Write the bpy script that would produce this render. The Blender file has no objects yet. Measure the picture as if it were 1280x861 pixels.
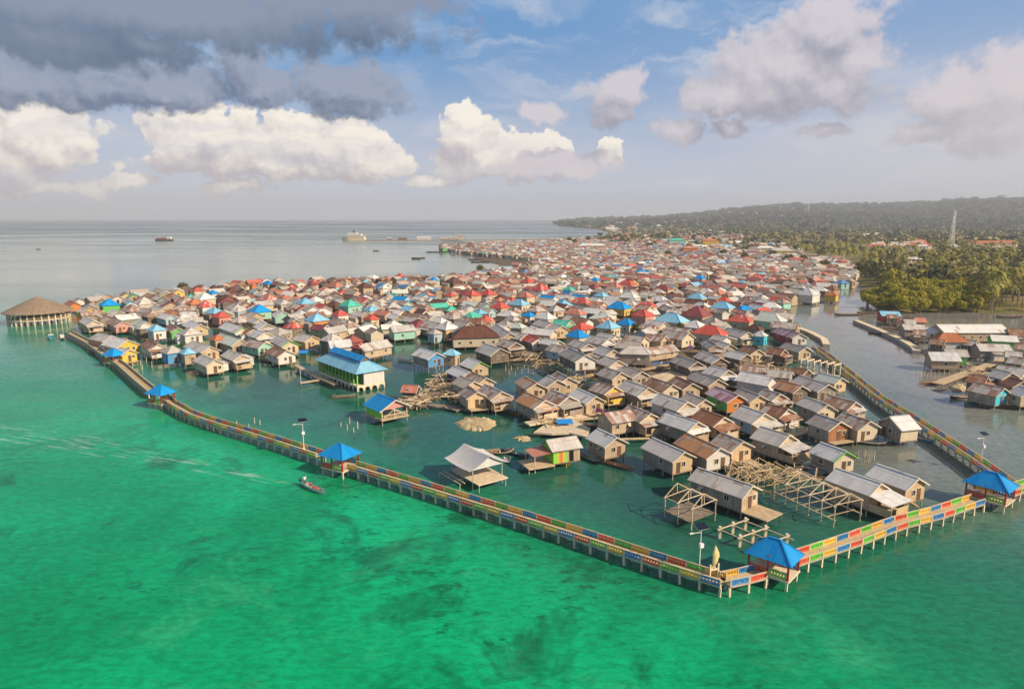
import bpy, math, random
import numpy as np
from mathutils import Vector
R = math.radians
random.seed(7); rng = np.random.default_rng(7)
SC = bpy.context.scene
COL = SC.collection

# ------------------------------------------------------------------ camera geometry (used to place things on the water plane)
CAMH = 42.0; FPX = 854.0; HORIZ = 271.8
PITCH = math.atan((430.5-HORIZ)/FPX)
def ray(px, py):
    a = (px-640)/FPX; b = (430.5-py)/FPX
    return Vector((a, math.cos(PITCH)+b*math.sin(PITCH), -math.sin(PITCH)+b*math.cos(PITCH)))
def G(px, py, z=0.0):
    d = ray(px, py); t = (z-CAMH)/d.z
    return Vector((d.x*t, d.y*t, z))

# ------------------------------------------------------------------ materials
class NT:
    def __init__(s, nt): s.nt = nt
    def n(s, typ, **kw):
        nd = s.nt.nodes.new(typ)
        for k, v in kw.items():
            if k.startswith('i_'): nd.inputs[k[2:].replace('_', ' ')].default_value = v
            else: setattr(nd, k, v)
        return nd
    def l(s, a, b): s.nt.links.new(a, b)
    def val(s, sock, v):
        if isinstance(v, (int, float)): sock.default_value = v
        elif isinstance(v, (tuple, list)): sock.default_value = v
        else: s.l(v, sock)
    def m(s, op, a, b=None, c=None, clamp=False):
        nd = s.nt.nodes.new('ShaderNodeMath'); nd.operation = op; nd.use_clamp = clamp
        s.val(nd.inputs[0], a)
        if b is not None: s.val(nd.inputs[1], b)
        if c is not None: s.val(nd.inputs[2], c)
        return nd.outputs[0]
    def ss(s, v, a, b, lo=0.0, hi=1.0):
        nd = s.nt.nodes.new('ShaderNodeMapRange'); nd.interpolation_type = 'SMOOTHSTEP'
        s.val(nd.inputs[0], v); s.val(nd.inputs[1], a); s.val(nd.inputs[2], b); s.val(nd.inputs[3], lo); s.val(nd.inputs[4], hi)
        return nd.outputs[0]
    def mix(s, f, a, b, typ='MIX'):
        nd = s.nt.nodes.new('ShaderNodeMix'); nd.data_type = 'RGBA'; nd.blend_type = typ
        s.val(nd.inputs[0], f)
        for k, v in ((6, a), (7, b)):
            if isinstance(v, (tuple, list)): v = (*v[:3], 1)
            s.val(nd.inputs[k], v)
        return nd.outputs[2]
    def noise(s, vec, scale, detail=3.0, rough=0.55, dist=0.0):
        nd = s.nt.nodes.new('ShaderNodeTexNoise')
        nd.inputs['Scale'].default_value = scale; nd.inputs['Detail'].default_value = detail
        nd.inputs['Roughness'].default_value = rough; nd.inputs['Distortion'].default_value = dist
        if vec is not None: s.l(vec, nd.inputs['Vector'])
        return nd.outputs[0]
    def vscale(s, vec, sc):
        nd = s.nt.nodes.new('ShaderNodeVectorMath'); nd.operation = 'MULTIPLY'
        s.l(vec, nd.inputs[0]); nd.inputs[1].default_value = sc
        return nd.outputs[0]
    def vadd(s, a, b):
        nd = s.nt.nodes.new('ShaderNodeVectorMath'); nd.operation = 'ADD'
        s.val(nd.inputs[0], a); s.val(nd.inputs[1], b)
        return nd.outputs[0]
    def xyz(s, x, y, z=0.0):
        nd = s.nt.nodes.new('ShaderNodeCombineXYZ')
        s.val(nd.inputs[0], x); s.val(nd.inputs[1], y); s.val(nd.inputs[2], z)
        return nd.outputs[0]
    def sep(s, v):
        nd = s.nt.nodes.new('ShaderNodeSeparateXYZ'); s.l(v, nd.inputs[0]); return nd.outputs
    def white(s, vec):
        nd = s.nt.nodes.new('ShaderNodeTexWhiteNoise'); nd.noise_dimensions = '3D'; s.l(vec, nd.inputs[0]); return nd.outputs[0]

def new_mat(name, rough=0.7):
    m = bpy.data.materials.new(name); m.use_nodes = True
    nt = NT(m.node_tree); b = m.node_tree.nodes['Principled BSDF']
    b.inputs['Roughness'].default_value = rough
    b.inputs['Specular IOR Level'].default_value = 0.3
    return m, nt, b
def hexlin(r, g, b):
    f = lambda c: (c/255/12.92) if c/255 <= 0.04045 else ((c/255+0.055)/1.055)**2.4
    return (f(r), f(g), f(b))
M = {}
def uvobj(nt):
    """metric UV shifted per object, so that no two houses wear alike"""
    uv = nt.n('ShaderNodeUVMap').outputs[0]
    rnd = nt.n('ShaderNodeObjectInfo').outputs['Random']
    off = nt.xyz(nt.m('MULTIPLY', rnd, 137.0), nt.m('MULTIPLY', rnd, 91.0), nt.m('MULTIPLY', rnd, 57.0))
    return uv, rnd, nt.vadd(uv, off)

def roof_mat(key, base, base2, rust=0.0, rustcol=(0.20, 0.075, 0.03), var=0.25, rough=0.55, sheet=0.85):
    m, nt, b = new_mat('roof_'+key, rough)
    uv, rnd, uvo = uvobj(nt)
    s = nt.sep(uvo); su = nt.sep(uv)
    cell = nt.xyz(nt.m('FLOOR', nt.m('DIVIDE', s[0], sheet)), nt.m('FLOOR', nt.m('DIVIDE', su[1], 2.1)), nt.m('MULTIPLY', rnd, 31.0))
    w = nt.white(cell)
    n1 = nt.noise(uvo, 0.5, 4.0, 0.6)
    n2 = nt.noise(nt.vscale(uvo, (3.2, 0.35, 1)), 1.0, 3.0, 0.6)
    f = nt.m('ADD', nt.m('MULTIPLY', w, 0.75), nt.m('MULTIPLY', n1, 0.5), clamp=True)
    col = nt.mix(f, base, base2)
    br = nt.m('ADD', 1.0-var*0.9, nt.m('MULTIPLY', nt.m('ADD', n2, nt.m('MULTIPLY', rnd, 0.6)), var*1.15))
    hs = nt.n('ShaderNodeHueSaturation'); nt.l(col, hs.inputs['Color']); nt.l(br, hs.inputs['Value'])
    col = hs.outputs[0]
    if rust > 0:
        k = nt.m('ADD', nt.m('ADD', nt.m('MULTIPLY', w, 0.42), nt.m('MULTIPLY', n2, 0.5)), nt.m('MULTIPLY', n1, 0.5))
        k = nt.m('ADD', k, nt.m('MULTIPLY', nt.m('SUBTRACT', rnd, 0.5), 0.22))
        th = 1.12-rust*0.75
        mask = nt.ss(k, th-0.10, th+0.10)
        rc = nt.mix(n1, rustcol, tuple(c*1.75 for c in rustcol))
        col = nt.mix(nt.m('MULTIPLY', mask, 0.85), col, rc)
    if key in ('zinc', 'zinclight', 'zincdark', 'rustmix', 'rust', 'orange', 'redfaded', 'red', 'maroon', 'mint', 'white'):
        w2 = nt.white(nt.vadd(cell, (7.3, 1.7, 3.1))); col = nt.mix(nt.m('MULTIPLY', nt.m('GREATER_THAN', w2, 0.95), 0.55), col, (0.25, 0.13, 0.08)); col = nt.mix(nt.m('MULTIPLY', nt.m('LESS_THAN', w2, 0.05), 0.5), col, (0.68, 0.67, 0.65))
        lap = nt.m('FRACT', nt.m('DIVIDE', su[1], 2.1)); col = nt.mix(nt.m('MULTIPLY', nt.m('LESS_THAN', lap, 0.06), 0.35), col, (0.12, 0.10, 0.09))
    nt.l(col, b.inputs['Base Color'])
    wv = nt.m('SINE', nt.m('MULTIPLY', s[0], 2*math.pi/0.28))
    bp = nt.n('ShaderNodeBump'); bp.inputs['Strength'].default_value = 0.25; bp.inputs['Distance'].default_value = 0.04
    nt.l(wv, bp.inputs['Height']); nt.l(bp.outputs[0], b.inputs['Normal'])
    M['R_'+key] = m

roof_mat('zinc', (0.41, 0.385, 0.355), (0.62, 0.585, 0.545), rust=0.13, var=0.30)
roof_mat('zinclight', (0.54, 0.535, 0.53), (0.72, 0.715, 0.705), rust=0.10, var=0.22)
roof_mat('zincdark', (0.33, 0.30, 0.265), (0.49, 0.45, 0.405), rust=0.28, var=0.3)
roof_mat('rustmix', (0.42, 0.385, 0.35), (0.60, 0.56, 0.52), rust=0.58, rustcol=(0.22, 0.10, 0.055))
roof_mat('rust', (0.30, 0.17, 0.11), (0.46, 0.31, 0.22), rust=0.6, rustcol=(0.17, 0.065, 0.035))
roof_mat('orange', (0.40, 0.38, 0.36), (0.52, 0.50, 0.47), rust=0.72, rustcol=(0.42, 0.17, 0.045))
roof_mat('blue', (0.0, 0.24, 0.66), (0.012, 0.32, 0.74), var=0.22, rough=0.4)
roof_mat('lightblue', (0.15, 0.45, 0.66), (0.30, 0.58, 0.74), rust=0.05, var=0.25, rough=0.45)
roof_mat('teal', (0.05, 0.42, 0.30), (0.12, 0.55, 0.42), var=0.25, rough=0.45)
roof_mat('red', (0.50, 0.065, 0.05), (0.62, 0.13, 0.095), rust=0.12, var=0.2)
roof_mat('redfaded', (0.48, 0.15, 0.105), (0.60, 0.26, 0.19), rust=0.2, var=0.25)
roof_mat('maroon', (0.22, 0.04, 0.045), (0.32, 0.09, 0.09), rust=0.2, var=0.25)
roof_mat('pinkstripe', (0.30, 0.03, 0.06), (0.62, 0.50, 0.52), rust=0.0, var=0.2, sheet=1.0)
roof_mat('brown', (0.10, 0.04, 0.028), (0.15, 0.065, 0.045), var=0.3)
roof_mat('tile', (0.42, 0.13, 0.05), (0.52, 0.20, 0.09), var=0.25)
roof_mat('white', (0.66, 0.65, 0.62), (0.78, 0.77, 0.74), rust=0.02, var=0.12)
roof_mat('mint', (0.50, 0.58, 0.52), (0.60, 0.66, 0.60), rust=0.14, var=0.15)
roof_mat('thatch', (0.19, 0.14, 0.10), (0.30, 0.225, 0.16), var=0.35, rough=0.9, sheet=0.5)

def wall_mat(key, c1, c2, plank=0.22, var=0.3, rough=0.8, grime=0.35):
    m, nt, b = new_mat('wall_'+key, rough)
    uv, rnd, uvo = uvobj(nt)
    s = nt.sep(uvo)
    w = nt.white(nt.xyz(nt.m('FLOOR', nt.m('DIVIDE', s[0], plank)), nt.m('MULTIPLY', rnd, 31.0)))
    n1 = nt.noise(nt.vscale(uvo, (1.5, 0.5, 1)), 1.0, 4.0, 0.6)
    n2 = nt.noise(uvo, 0.45, 3.0, 0.6)
    col = nt.mix(nt.m('ADD', nt.m('MULTIPLY', w, 0.55), nt.m('MULTIPLY', n1, 0.5), clamp=True), c1, c2)
    br = nt.m('ADD', 1.0-var*0.8, nt.m('MULTIPLY', nt.m('ADD', n1, nt.m('MULTIPLY', rnd, 0.7)), var))
    hs = nt.n('ShaderNodeHueSaturation'); nt.l(col, hs.inputs['Color']); nt.l(br, hs.inputs['Value'])
    grim = nt.m('MULTIPLY', nt.ss(n2, 0.52, 0.72), grime)
    col = nt.mix(grim, hs.outputs[0], (0.16, 0.13, 0.10))
    nt.l(col, b.inputs['Base Color'])
    M['W_'+key] = m
wall_mat('tan', (0.38, 0.275, 0.175), (0.62, 0.48, 0.33), var=0.38)
wall_mat('fresh', (0.54, 0.38, 0.21), (0.66, 0.50, 0.30), grime=0.1)
wall_mat('greyplank', (0.23, 0.19, 0.155), (0.42, 0.36, 0.30), var=0.38)
wall_mat('darkplank', (0.12, 0.095, 0.075), (0.22, 0.17, 0.13))
wall_mat('white', (0.62, 0.58, 0.52), (0.74, 0.71, 0.66), var=0.12, grime=0.25)
wall_mat('cream', (0.56, 0.46, 0.32), (0.68, 0.58, 0.43), var=0.12, grime=0.25)
wall_mat('mint', (0.28, 0.56, 0.44), (0.40, 0.64, 0.52), var=0.12, grime=0.2)
wall_mat('yellow', (0.62, 0.42, 0.06), (0.70, 0.50, 0.10), var=0.15, grime=0.15)
wall_mat('blue', (0.06, 0.26, 0.55), (0.12, 0.34, 0.60), var=0.12, grime=0.2)
wall_mat('paleblue', (0.34, 0.50, 0.58), (0.44, 0.58, 0.64), var=0.12, grime=0.2)
wall_mat('green', (0.12, 0.45, 0.10), (0.18, 0.55, 0.14), var=0.12, grime=0.15)
wall_mat('lime', (0.26, 0.62, 0.06), (0.30, 0.66, 0.08), var=0.08, grime=0.05)
wall_mat('orange', (0.62, 0.20, 0.05), (0.68, 0.26, 0.07), var=0.12, grime=0.12)
wall_mat('rustwood', (0.26, 0.10, 0.045), (0.36, 0.17, 0.08), grime=0.4)
wall_mat('pink', (0.60, 0.26, 0.22), (0.68, 0.34, 0.28), var=0.12, grime=0.12)
wall_mat('red', (0.40, 0.06, 0.05), (0.48, 0.09, 0.07), var=0.15, grime=0.2)
wall_mat('purple', (0.10, 0.03, 0.12), (0.16, 0.05, 0.17), var=0.15, grime=0.1)
wall_mat('turquoise', (0.04, 0.42, 0.55), (0.08, 0.50, 0.62), var=0.12, grime=0.1)
wall_mat('darkgreen', (0.03, 0.16, 0.06), (0.05, 0.24, 0.08), var=0.15, grime=0.1)

def plain(key, c, rough=0.7, var=0.25, scale=1.2, c2=None, metal=0.0):
    m, nt, b = new_mat(key, rough)
    tc = nt.n('ShaderNodeTexCoord').outputs['Object']
    rnd = nt.n('ShaderNodeObjectInfo').outputs['Random']
    tc = nt.vadd(tc, nt.xyz(nt.m('MULTIPLY', rnd, 83.0), nt.m('MULTIPLY', rnd, 47.0), nt.m('MULTIPLY', rnd, 29.0)))
    n = nt.noise(tc, scale, 4.0, 0.6)
    col = nt.mix(nt.ss(n, 0.3, 0.7), c, c2 if c2 else tuple(min(1, k*(1+var)) for k in c))
    hs = nt.n('ShaderNodeHueSaturation'); nt.l(col, hs.inputs['Color'])
    nt.l(nt.m('ADD', 1-var*0.5, nt.m('MULTIPLY', rnd, var)), hs.inputs['Value'])
    out = hs.outputs[0]
    if key.startswith('panel'):
        wear = nt.noise(tc, 2.6, 4.0, 0.7); out = nt.mix(nt.m('MULTIPLY', nt.ss(wear, 0.52, 0.68), 0.55), out, (0.52, 0.42, 0.32)); out = nt.mix(nt.m('MULTIPLY', nt.ss(wear, 0.40, 0.32), 0.3), out, (0.20, 0.15, 0.11))
    nt.l(out, b.inputs['Base Color']); b.inputs['Metallic'].default_value = metal
    M[key] = m; return m
plain('stilt', (0.20, 0.15, 0.11), 0.85, 0.5)
plain('stilt_pale', (0.48, 0.40, 0.30), 0.85, 0.3)
plain('bamboo', (0.40, 0.29, 0.16), 0.8, 0.4)
plain('timber', (0.58, 0.46, 0.32), 0.8, 0.3)
plain('timber_old', (0.20, 0.16, 0.125), 0.85, 0.5)
plain('deck', (0.46, 0.35, 0.22), 0.85, 0.35)
plain('deck_yellow', (0.50, 0.38, 0.22), 0.85, 0.3)
plain('void', (0.012, 0.011, 0.010), 0.4, 0.3)
plain('door', (0.13, 0.075, 0.045), 0.7, 0.4)
plain('trim', (0.62, 0.56, 0.46), 0.7, 0.2)
plain('trimdark', (0.13, 0.10, 0.08), 0.8, 0.3)
plain('concrete', (0.40, 0.35, 0.27), 0.9, 0.35)
plain('concrete_pale', (0.66, 0.55, 0.39), 0.9, 0.25)
plain('panel_red', (0.66, 0.085, 0.04), 0.6, 0.25)
plain('panel_green', (0.12, 0.47, 0.045), 0.6, 0.25)
plain('panel_yellow', (0.74, 0.44, 0.05), 0.6, 0.25)
plain('panel_blue', (0.012, 0.20, 0.50), 0.6, 0.25)
plain('postred', (0.36, 0.045, 0.03), 0.6, 0.25)
plain('postcream', (0.58, 0.47, 0.34), 0.7, 0.2)
plain('statue', (0.66, 0.52, 0.24), 0.6, 0.2)
plain('metal_grey', (0.45, 0.45, 0.45), 0.4, 0.15, metal=0.3)
plain('lampwhite', (0.75, 0.74, 0.70), 0.5, 0.1)
plain('solar', (0.012, 0.016, 0.035), 0.15, 0.2)
plain('boatwhite', (0.72, 0.70, 0.66), 0.5, 0.15)
plain('boatblue', (0.05, 0.26, 0.42), 0.5, 0.25)
plain('boatdark', (0.06, 0.05, 0.045), 0.6, 0.4)
plain('boatbrown', (0.20, 0.12, 0.07), 0.7, 0.4)
plain('boatyellow', (0.66, 0.52, 0.05), 0.5, 0.15)
plain('boatteal', (0.05, 0.36, 0.32), 0.5, 0.2)
plain('shipred', (0.36, 0.07, 0.05), 0.6, 0.2)
plain('cloth', (0.55, 0.54, 0.53), 0.8, 0.12)
plain('tarp', (0.02, 0.22, 0.62), 0.5, 0.2)
plain('skin', (0.22, 0.11, 0.065), 0.6, 0.1)
plain('shirt', (0.68, 0.70, 0.68), 0.8, 0.1)
plain('shirt_red', (0.40, 0.08, 0.07), 0.8, 0.1)
plain('trousers', (0.06, 0.06, 0.08), 0.8, 0.1)
plain('hair', (0.012, 0.010, 0.009), 0.6, 0.1)
plain('cargo', (0.40, 0.14, 0.09), 0.8, 0.3)
plain('bark', (0.16, 0.12, 0.085), 0.9, 0.4)
plain('palmbark', (0.26, 0.21, 0.16), 0.9, 0.3)
plain('sand', (0.58, 0.46, 0.30), 0.95, 0.25, 0.4)
plain('coralrock', (0.60, 0.47, 0.29), 0.95, 0.3, 0.7, c2=(0.40, 0.32, 0.17))
plain('mud', (0.10, 0.075, 0.05), 0.9, 0.4, 0.25, c2=(0.22, 0.165, 0.11))
plain('rock', (0.20, 0.17, 0.12), 0.9, 0.4)
plain('mast_red', (0.45, 0.09, 0.06), 0.6, 0.1)
plain('mast_white', (0.80, 0.78, 0.75), 0.6, 0.1)

def leaf_mat(key, c1, c2, c3=None):
    m, nt, b = new_mat(key, 0.65)
    b.inputs['Specular IOR Level'].default_value = 0.15
    pos = nt.n('ShaderNodeNewGeometry')
    rnd = nt.n('ShaderNodeObjectInfo').outputs['Random']
    isl = pos.outputs['Random Per Island']
    n = nt.noise(pos.outputs['Position'], 0.35, 3.0)
    col = nt.mix(nt.m('ADD', nt.m('MULTIPLY', isl, 0.55), nt.m('MULTIPLY', rnd, 0.5), clamp=True), c1, c2)
    if c3: col = nt.mix(nt.ss(n, 0.52, 0.66), col, c3)
    nt.l(col, b.inputs['Base Color'])
    try:
        tr = nt.n('ShaderNodeBsdfTranslucent'); nt.l(col, tr.inputs[0])
        mx = nt.n('ShaderNodeMixShader'); mx.inputs[0].default_value = 0.3
        out = [x for x in nt.nt.nodes if x.type == 'OUTPUT_MATERIAL'][0]
        nt.l(b.outputs[0], mx.inputs[1]); nt.l(tr.outputs[0], mx.inputs[2]); nt.l(mx.outputs[0], out.inputs[0])
    except Exception: pass
    M[key] = m
leaf_mat('leaf_mangrove', (0.24, 0.24, 0.026), (0.48, 0.43, 0.055), (0.54, 0.44, 0.065))
leaf_mat('leaf_palm', (0.26, 0.26, 0.055), (0.48, 0.42, 0.11))
leaf_mat('leaf_dark', (0.10, 0.11, 0.03), (0.20, 0.19, 0.05))

def attr_mat(key, rough=0.8):
    m, nt, b = new_mat(key, rough); b.inputs['Specular IOR Level'].default_value = 0.2
    a = nt.n('ShaderNodeAttribute'); a.attribute_name = 'tint'
    nt.l(a.outputs['Color'], b.inputs['Base Color']); M[key] = m
attr_mat('tinted'); attr_mat('tinted_leaf', 0.7)

# ------------------------------------------------------------------ mesh builder
class MB:
    def __init__(s): s.v = []; s.f = []; s.mi = []; s.uv = []; s.ms = []
    def mat(s, k):
        if k not in s.ms: s.ms.append(k)
        return s.ms.index(k)
    def face(s, pts, mk, uv=None):
        i = len(s.v); s.v.extend([tuple(p) for p in pts]); s.f.append(tuple(range(i, i+len(pts)))); s.mi.append(s.mat(mk))
        if uv is None:
            p = [Vector(q) for q in pts]; ax = (p[1]-p[0]); ax = ax.normalized() if ax.length > 1e-9 else Vector((1, 0, 0))
            nn = ax.cross(p[-1]-p[0]); ay = nn.cross(ax); ay = ay.normalized() if ay.length > 1e-9 else Vector((0, 0, 1))
            uv = [((q-p[0]).dot(ax), (q-p[0]).dot(ay)) for q in p]
        s.uv.extend(uv)
    def box(s, c, d, mk, yaw=0.0, faces='all'):
        cx, cy, cz = c; hx, hy, hz = d[0]/2, d[1]/2, d[2]/2
        ca, sa = math.cos(yaw), math.sin(yaw)
        P = lambda x, y, z: (cx+x*ca-y*sa, cy+x*sa+y*ca, cz+z)
        a = [P(-hx, -hy, -hz), P(hx, -hy, -hz), P(hx, hy, -hz), P(-hx, hy, -hz), P(-hx, -hy, hz), P(hx, -hy, hz), P(hx, hy, hz), P(-hx, hy, hz)]
        for q in ((0, 1, 5, 4), (1, 2, 6, 5), (2, 3, 7, 6), (3, 0, 4, 7), (4, 5, 6, 7), (3, 2, 1, 0)):
            s.face([a[k] for k in q], mk)
    def beam(s, p, q, w, mk, h=None):
        p = Vector(p); q = Vector(q); d = q-p
        if d.length < 1e-6: return
        d.normalize(); up = Vector((0, 0, 1)) if abs(d.z) < 0.95 else Vector((1, 0, 0))
        a = d.cross(up).normalized()*w/2; b = a.cross(d).normalized()*(h or w)/2
        c = [p-a-b, p+a-b, p+a+b, p-a+b, q-a-b, q+a-b, q+a+b, q-a+b]
        for k in ((0, 1, 5, 4), (1, 2, 6, 5), (2, 3, 7, 6), (3, 0, 4, 7), (4, 5, 6, 7), (3, 2, 1, 0)):
            s.face([c[j] for j in k], mk)
    def cyl(s, p, q, r, mk, n=6, r2=None):
        p = Vector(p); q = Vector(q); d = (q-p).normalized(); up = Vector((0, 0, 1)) if abs(d.z) < 0.95 else Vector((1, 0, 0))
        a = d.cross(up).normalized(); b = d.cross(a); r2 = r if r2 is None else r2
        A = [p+(a*math.cos(t)+b*math.sin(t))*r for t in [2*math.pi*i/n for i in range(n)]]
        B = [q+(a*math.cos(t)+b*math.sin(t))*r2 for t in [2*math.pi*i/n for i in range(n)]]
        for i in range(n): s.face([A[(i+1) % n], A[i], B[i], B[(i+1) % n]], mk)
        s.face(B[::-1], mk); s.face(A, mk)
    def slab(s, p, th, mk, mk2=None):
        """a sheet p[0..3] (counter-clockwise from above) with real thickness below it"""
        p = [Vector(x) for x in p]; nn = (p[1]-p[0]).cross(p[-1]-p[0]).normalized()*th
        s.face(p, mk); q = [x-nn for x in p]; mk2 = mk2 or mk
        s.face(q[::-1], mk2)
        for i in range(len(p)):
            j = (i+1) % len(p); s.face([p[j], p[i], q[i], q[j]], mk2)
    def mesh(s, name):
        me = bpy.data.meshes.new(name); me.from_pydata(s.v, [], s.f)
        for k in s.ms: me.materials.append(M[k])
        me.polygons.foreach_set('material_index', s.mi)
        uvl = me.uv_layers.new(name='UVMap'); uvl.data.foreach_set('uv', [c for t in s.uv for c in t])
        me.update(); return me
    def obj(s, name, parent=None, loc=None, yaw=None):
        o = bpy.data.objects.new(name, s.mesh(name)); COL.objects.link(o)
        if parent is not None: o.parent = parent
        if loc is not None: o.location = loc
        if yaw is not None: o.rotation_euler.z = yaw
        return o
def put(name, me, parent=None, loc=(0, 0, 0), yaw=0.0, scale=None):
    o = bpy.data.objects.new(name, me); COL.objects.link(o); o.parent = parent
    o.location = loc; o.rotation_euler = (0, 0, yaw)
    if scale is not None: o.scale = scale if isinstance(scale, (tuple, list)) else (scale,)*3
    return o
def tag(o, label, cat, group=None, kind=None):
    if label: o['label'] = label
    if cat: o['category'] = cat
    if group: o['group'] = group
    if kind: o['kind'] = kind
    return o
def thing(name, loc, yaw, label, cat, group=None):
    o = bpy.data.objects.new(name, None); COL.objects.link(o); o.empty_display_size = 0.3
    o.location = loc; o.rotation_euler.z = yaw
    return tag(o, label, cat, group)
def np_mesh(name, V, F4, mats, tint=None):
    """quads from numpy arrays, with an optional colour per face"""
    me = bpy.data.meshes.new(name); n = len(F4); k = F4.shape[1]
    me.vertices.add(len(V)); me.vertices.foreach_set('co', V.astype(np.float32).ravel())
    me.loops.add(n*k); me.loops.foreach_set('vertex_index', F4.astype(np.int32).ravel())
    me.polygons.add(n); me.polygons.foreach_set('loop_start', np.arange(0, n*k, k, dtype=np.int32))
    me.update(calc_edges=True)
    for m_ in mats: me.materials.append(M[m_])
    if tint is not None:
        a = me.attributes.new('tint', 'FLOAT_COLOR', 'FACE')
        t = np.ones((n, 4), np.float32); t[:, :3] = tint; a.data.foreach_set('color', t.ravel())
    return me
# ------------------------------------------------------------------ houses
HOUSES = []      # records for the labels
ROOFW = dict(zinc='grey zinc', zinclight='pale grey', zincdark='dark grey', rustmix='rust streaked grey', rust='rusty brown', orange='orange rusted',
             blue='bright blue', lightblue='light blue', teal='teal green', red='red', redfaded='faded red', maroon='maroon', pinkstripe='maroon and pink striped',
             brown='dark brown', tile='orange tiled', white='white', mint='pale mint', thatch='thatched')
WALLW = dict(tan='tan plank', fresh='fresh yellow plank', greyplank='grey plank', darkplank='dark plank', white='white', cream='cream', mint='mint green', yellow='yellow',
             blue='blue', paleblue='pale blue', green='green', lime='lime green', orange='orange', rustwood='rusty wood', pink='pink', red='red', purple='purple', turquoise='turquoise', darkgreen='dark green')
WMESH = {}
def window_meshes(w, h, dark='void'):
    k = (round(w, 2), round(h, 2))
    if k not in WMESH:
        a = MB()
        for z in (-h/2-0.05, h/2+0.05): a.box((0, -0.03, z), (w+0.2, 0.08, 0.1), 'trim')
        for x in (-w/2-0.05, w/2+0.05): a.box((x, -0.032, 0), (0.1, 0.08, h), 'trim')
        b = MB(); b.box((0, -0.008, 0), (w, 0.03, h), dark); b.box((0, -0.026, 0), (0.05, 0.03, h), 'trim')
        d = MB(); d.box((0, -0.012, 0), (w, 0.05, h), 'door'); d.box((0, -0.02, h/2+0.05), (w+0.16, 0.07, 0.1), 'trim')
        sh = MB(); sh.slab([(-w/2, -0.62, -h*0.05), (w/2, -0.62, -h*0.05), (w/2, -0.05, h/2), (-w/2, -0.05, h/2)], 0.04, 'timber')
        WMESH[k] = (a.mesh('window'), b.mesh('pane'), d.mesh('door'), sh.mesh('shutter'))
    return WMESH[k]
def add_window(root, loc, yaw, w=0.8, h=0.85, shutter=False):
    a, b, d, s = window_meshes(w, h)
    o = put('window', a, root, loc, yaw); put('pane', b, o)
    if shutter: put('shutter', s, o)
def add_door(root, loc, yaw, w=0.85, h=1.85):
    put('door', window_meshes(w, h)[2], root, loc, yaw)
STM = {}
def stilt_mesh(h, mk='stilt'):
    k = (round(h, 2), mk)
    if k not in STM:
        b = MB(); b.cyl((0, 0, -h), (0, 0, 0), 0.10, mk, 6, 0.085); STM[k] = b.mesh('stilt')
    return STM[k]

def wall_shell(L, W, z0, z1, rise, wall, gable, style, end=None):
    b = MB(); hx, hy = L/2, W/2
    b.face([(-hx, -hy, z0), (hx, -hy, z0), (hx, -hy, z1), (-hx, -hy, z1)], 'W_'+wall)
    b.face([(hx, hy, z0), (-hx, hy, z0), (-hx, hy, z1), (hx, hy, z1)], 'W_'+wall)
    for s in (1, -1):
        k = 'W_'+(gable if s == 1 else wall)
        pts = [(s*hx, -s*hy, z0), (s*hx, s*hy, z0), (s*hx, s*hy, z1)]
        if style == 'G': pts.append((s*hx, 0, z1+rise))
        pts.append((s*hx, -s*hy, z1))
        b.face(pts, k)
    b.box((0, 0, z0-0.09), (L+0.16, W+0.16, 0.18), 'timber_old')
    return b
def roof_shell(L, W, z1, rise, roof, style, ox=0.4, oy=0.5, mb=None, x0=None):
    b = mb or MB(); hx, hy = L/2+ox, W/2+oy; k = 'R_'+roof
    sl = rise/(W/2); ze = z1-sl*oy+0.07; zr = z1+rise+0.07
    if style == 'G':
        b.slab([(-hx, -hy, ze), (hx, -hy, ze), (hx, 0, zr), (-hx, 0, zr)], 0.06, k)
        b.slab([(hx, hy, ze), (-hx, hy, ze), (-hx, 0, zr), (hx, 0, zr)], 0.06, k)
        b.beam((-hx, 0, zr+0.02), (hx, 0, zr+0.02), 0.30, k, 0.07)
    else:
        r = max((L-W)/2, 0.15)
        b.slab([(-hx, -hy, ze), (hx, -hy, ze), (r, 0, zr), (-r, 0, zr)], 0.06, k)
        b.slab([(hx, hy, ze), (-hx, hy, ze), (-r, 0, zr), (r, 0, zr)], 0.06, k)
        for s in (1, -1):
            b.face([(s*hx, -s*hy, ze), (s*hx, s*hy, ze), (s*r, 0, zr)], k)
            for sy in (1, -1):
                b.beam((s*hx, sy*hy, ze+0.03), (s*r, 0, zr+0.03), 0.22, k, 0.06)
        b.beam((-r, 0, zr+0.02), (r, 0, zr+0.02), 0.26, k, 0.07)
    return b
def annex(root, L, W, z0, z1, rnd):
    k = rnd.choice(['zinc', 'rust', 'zinclight', 'rustmix', 'zincdark']); w = rnd.choice(['tan', 'cream', 'greyplank', 'white']); s = rnd.choice((-1, 1)); l = L*rnd.uniform(0.4, 0.75); d = rnd.uniform(1.3, 2.4); x0 = rnd.uniform(-L/2, L/2-l); h = (z1-z0)*0.78
    b = MB(); ya, yb = sorted((s*(W/2+0.02), s*(W/2+d))); b.box((x0+l/2, (ya+yb)/2, z0+h/2-0.25), (l, yb-ya, h+0.3), 'W_'+w)
    zi, zo = z0+h+0.22, z0+h-0.18; q = [(x0-0.3, s*(W/2+d+0.35), zo), (x0+l+0.3, s*(W/2+d+0.35), zo), (x0+l+0.3, s*W/2, zi), (x0-0.3, s*W/2, zi)]
    b.slab(q if s < 0 else [q[1], q[0], q[3], q[2]], 0.06, 'R_'+k); b.obj('annex', root)
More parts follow.
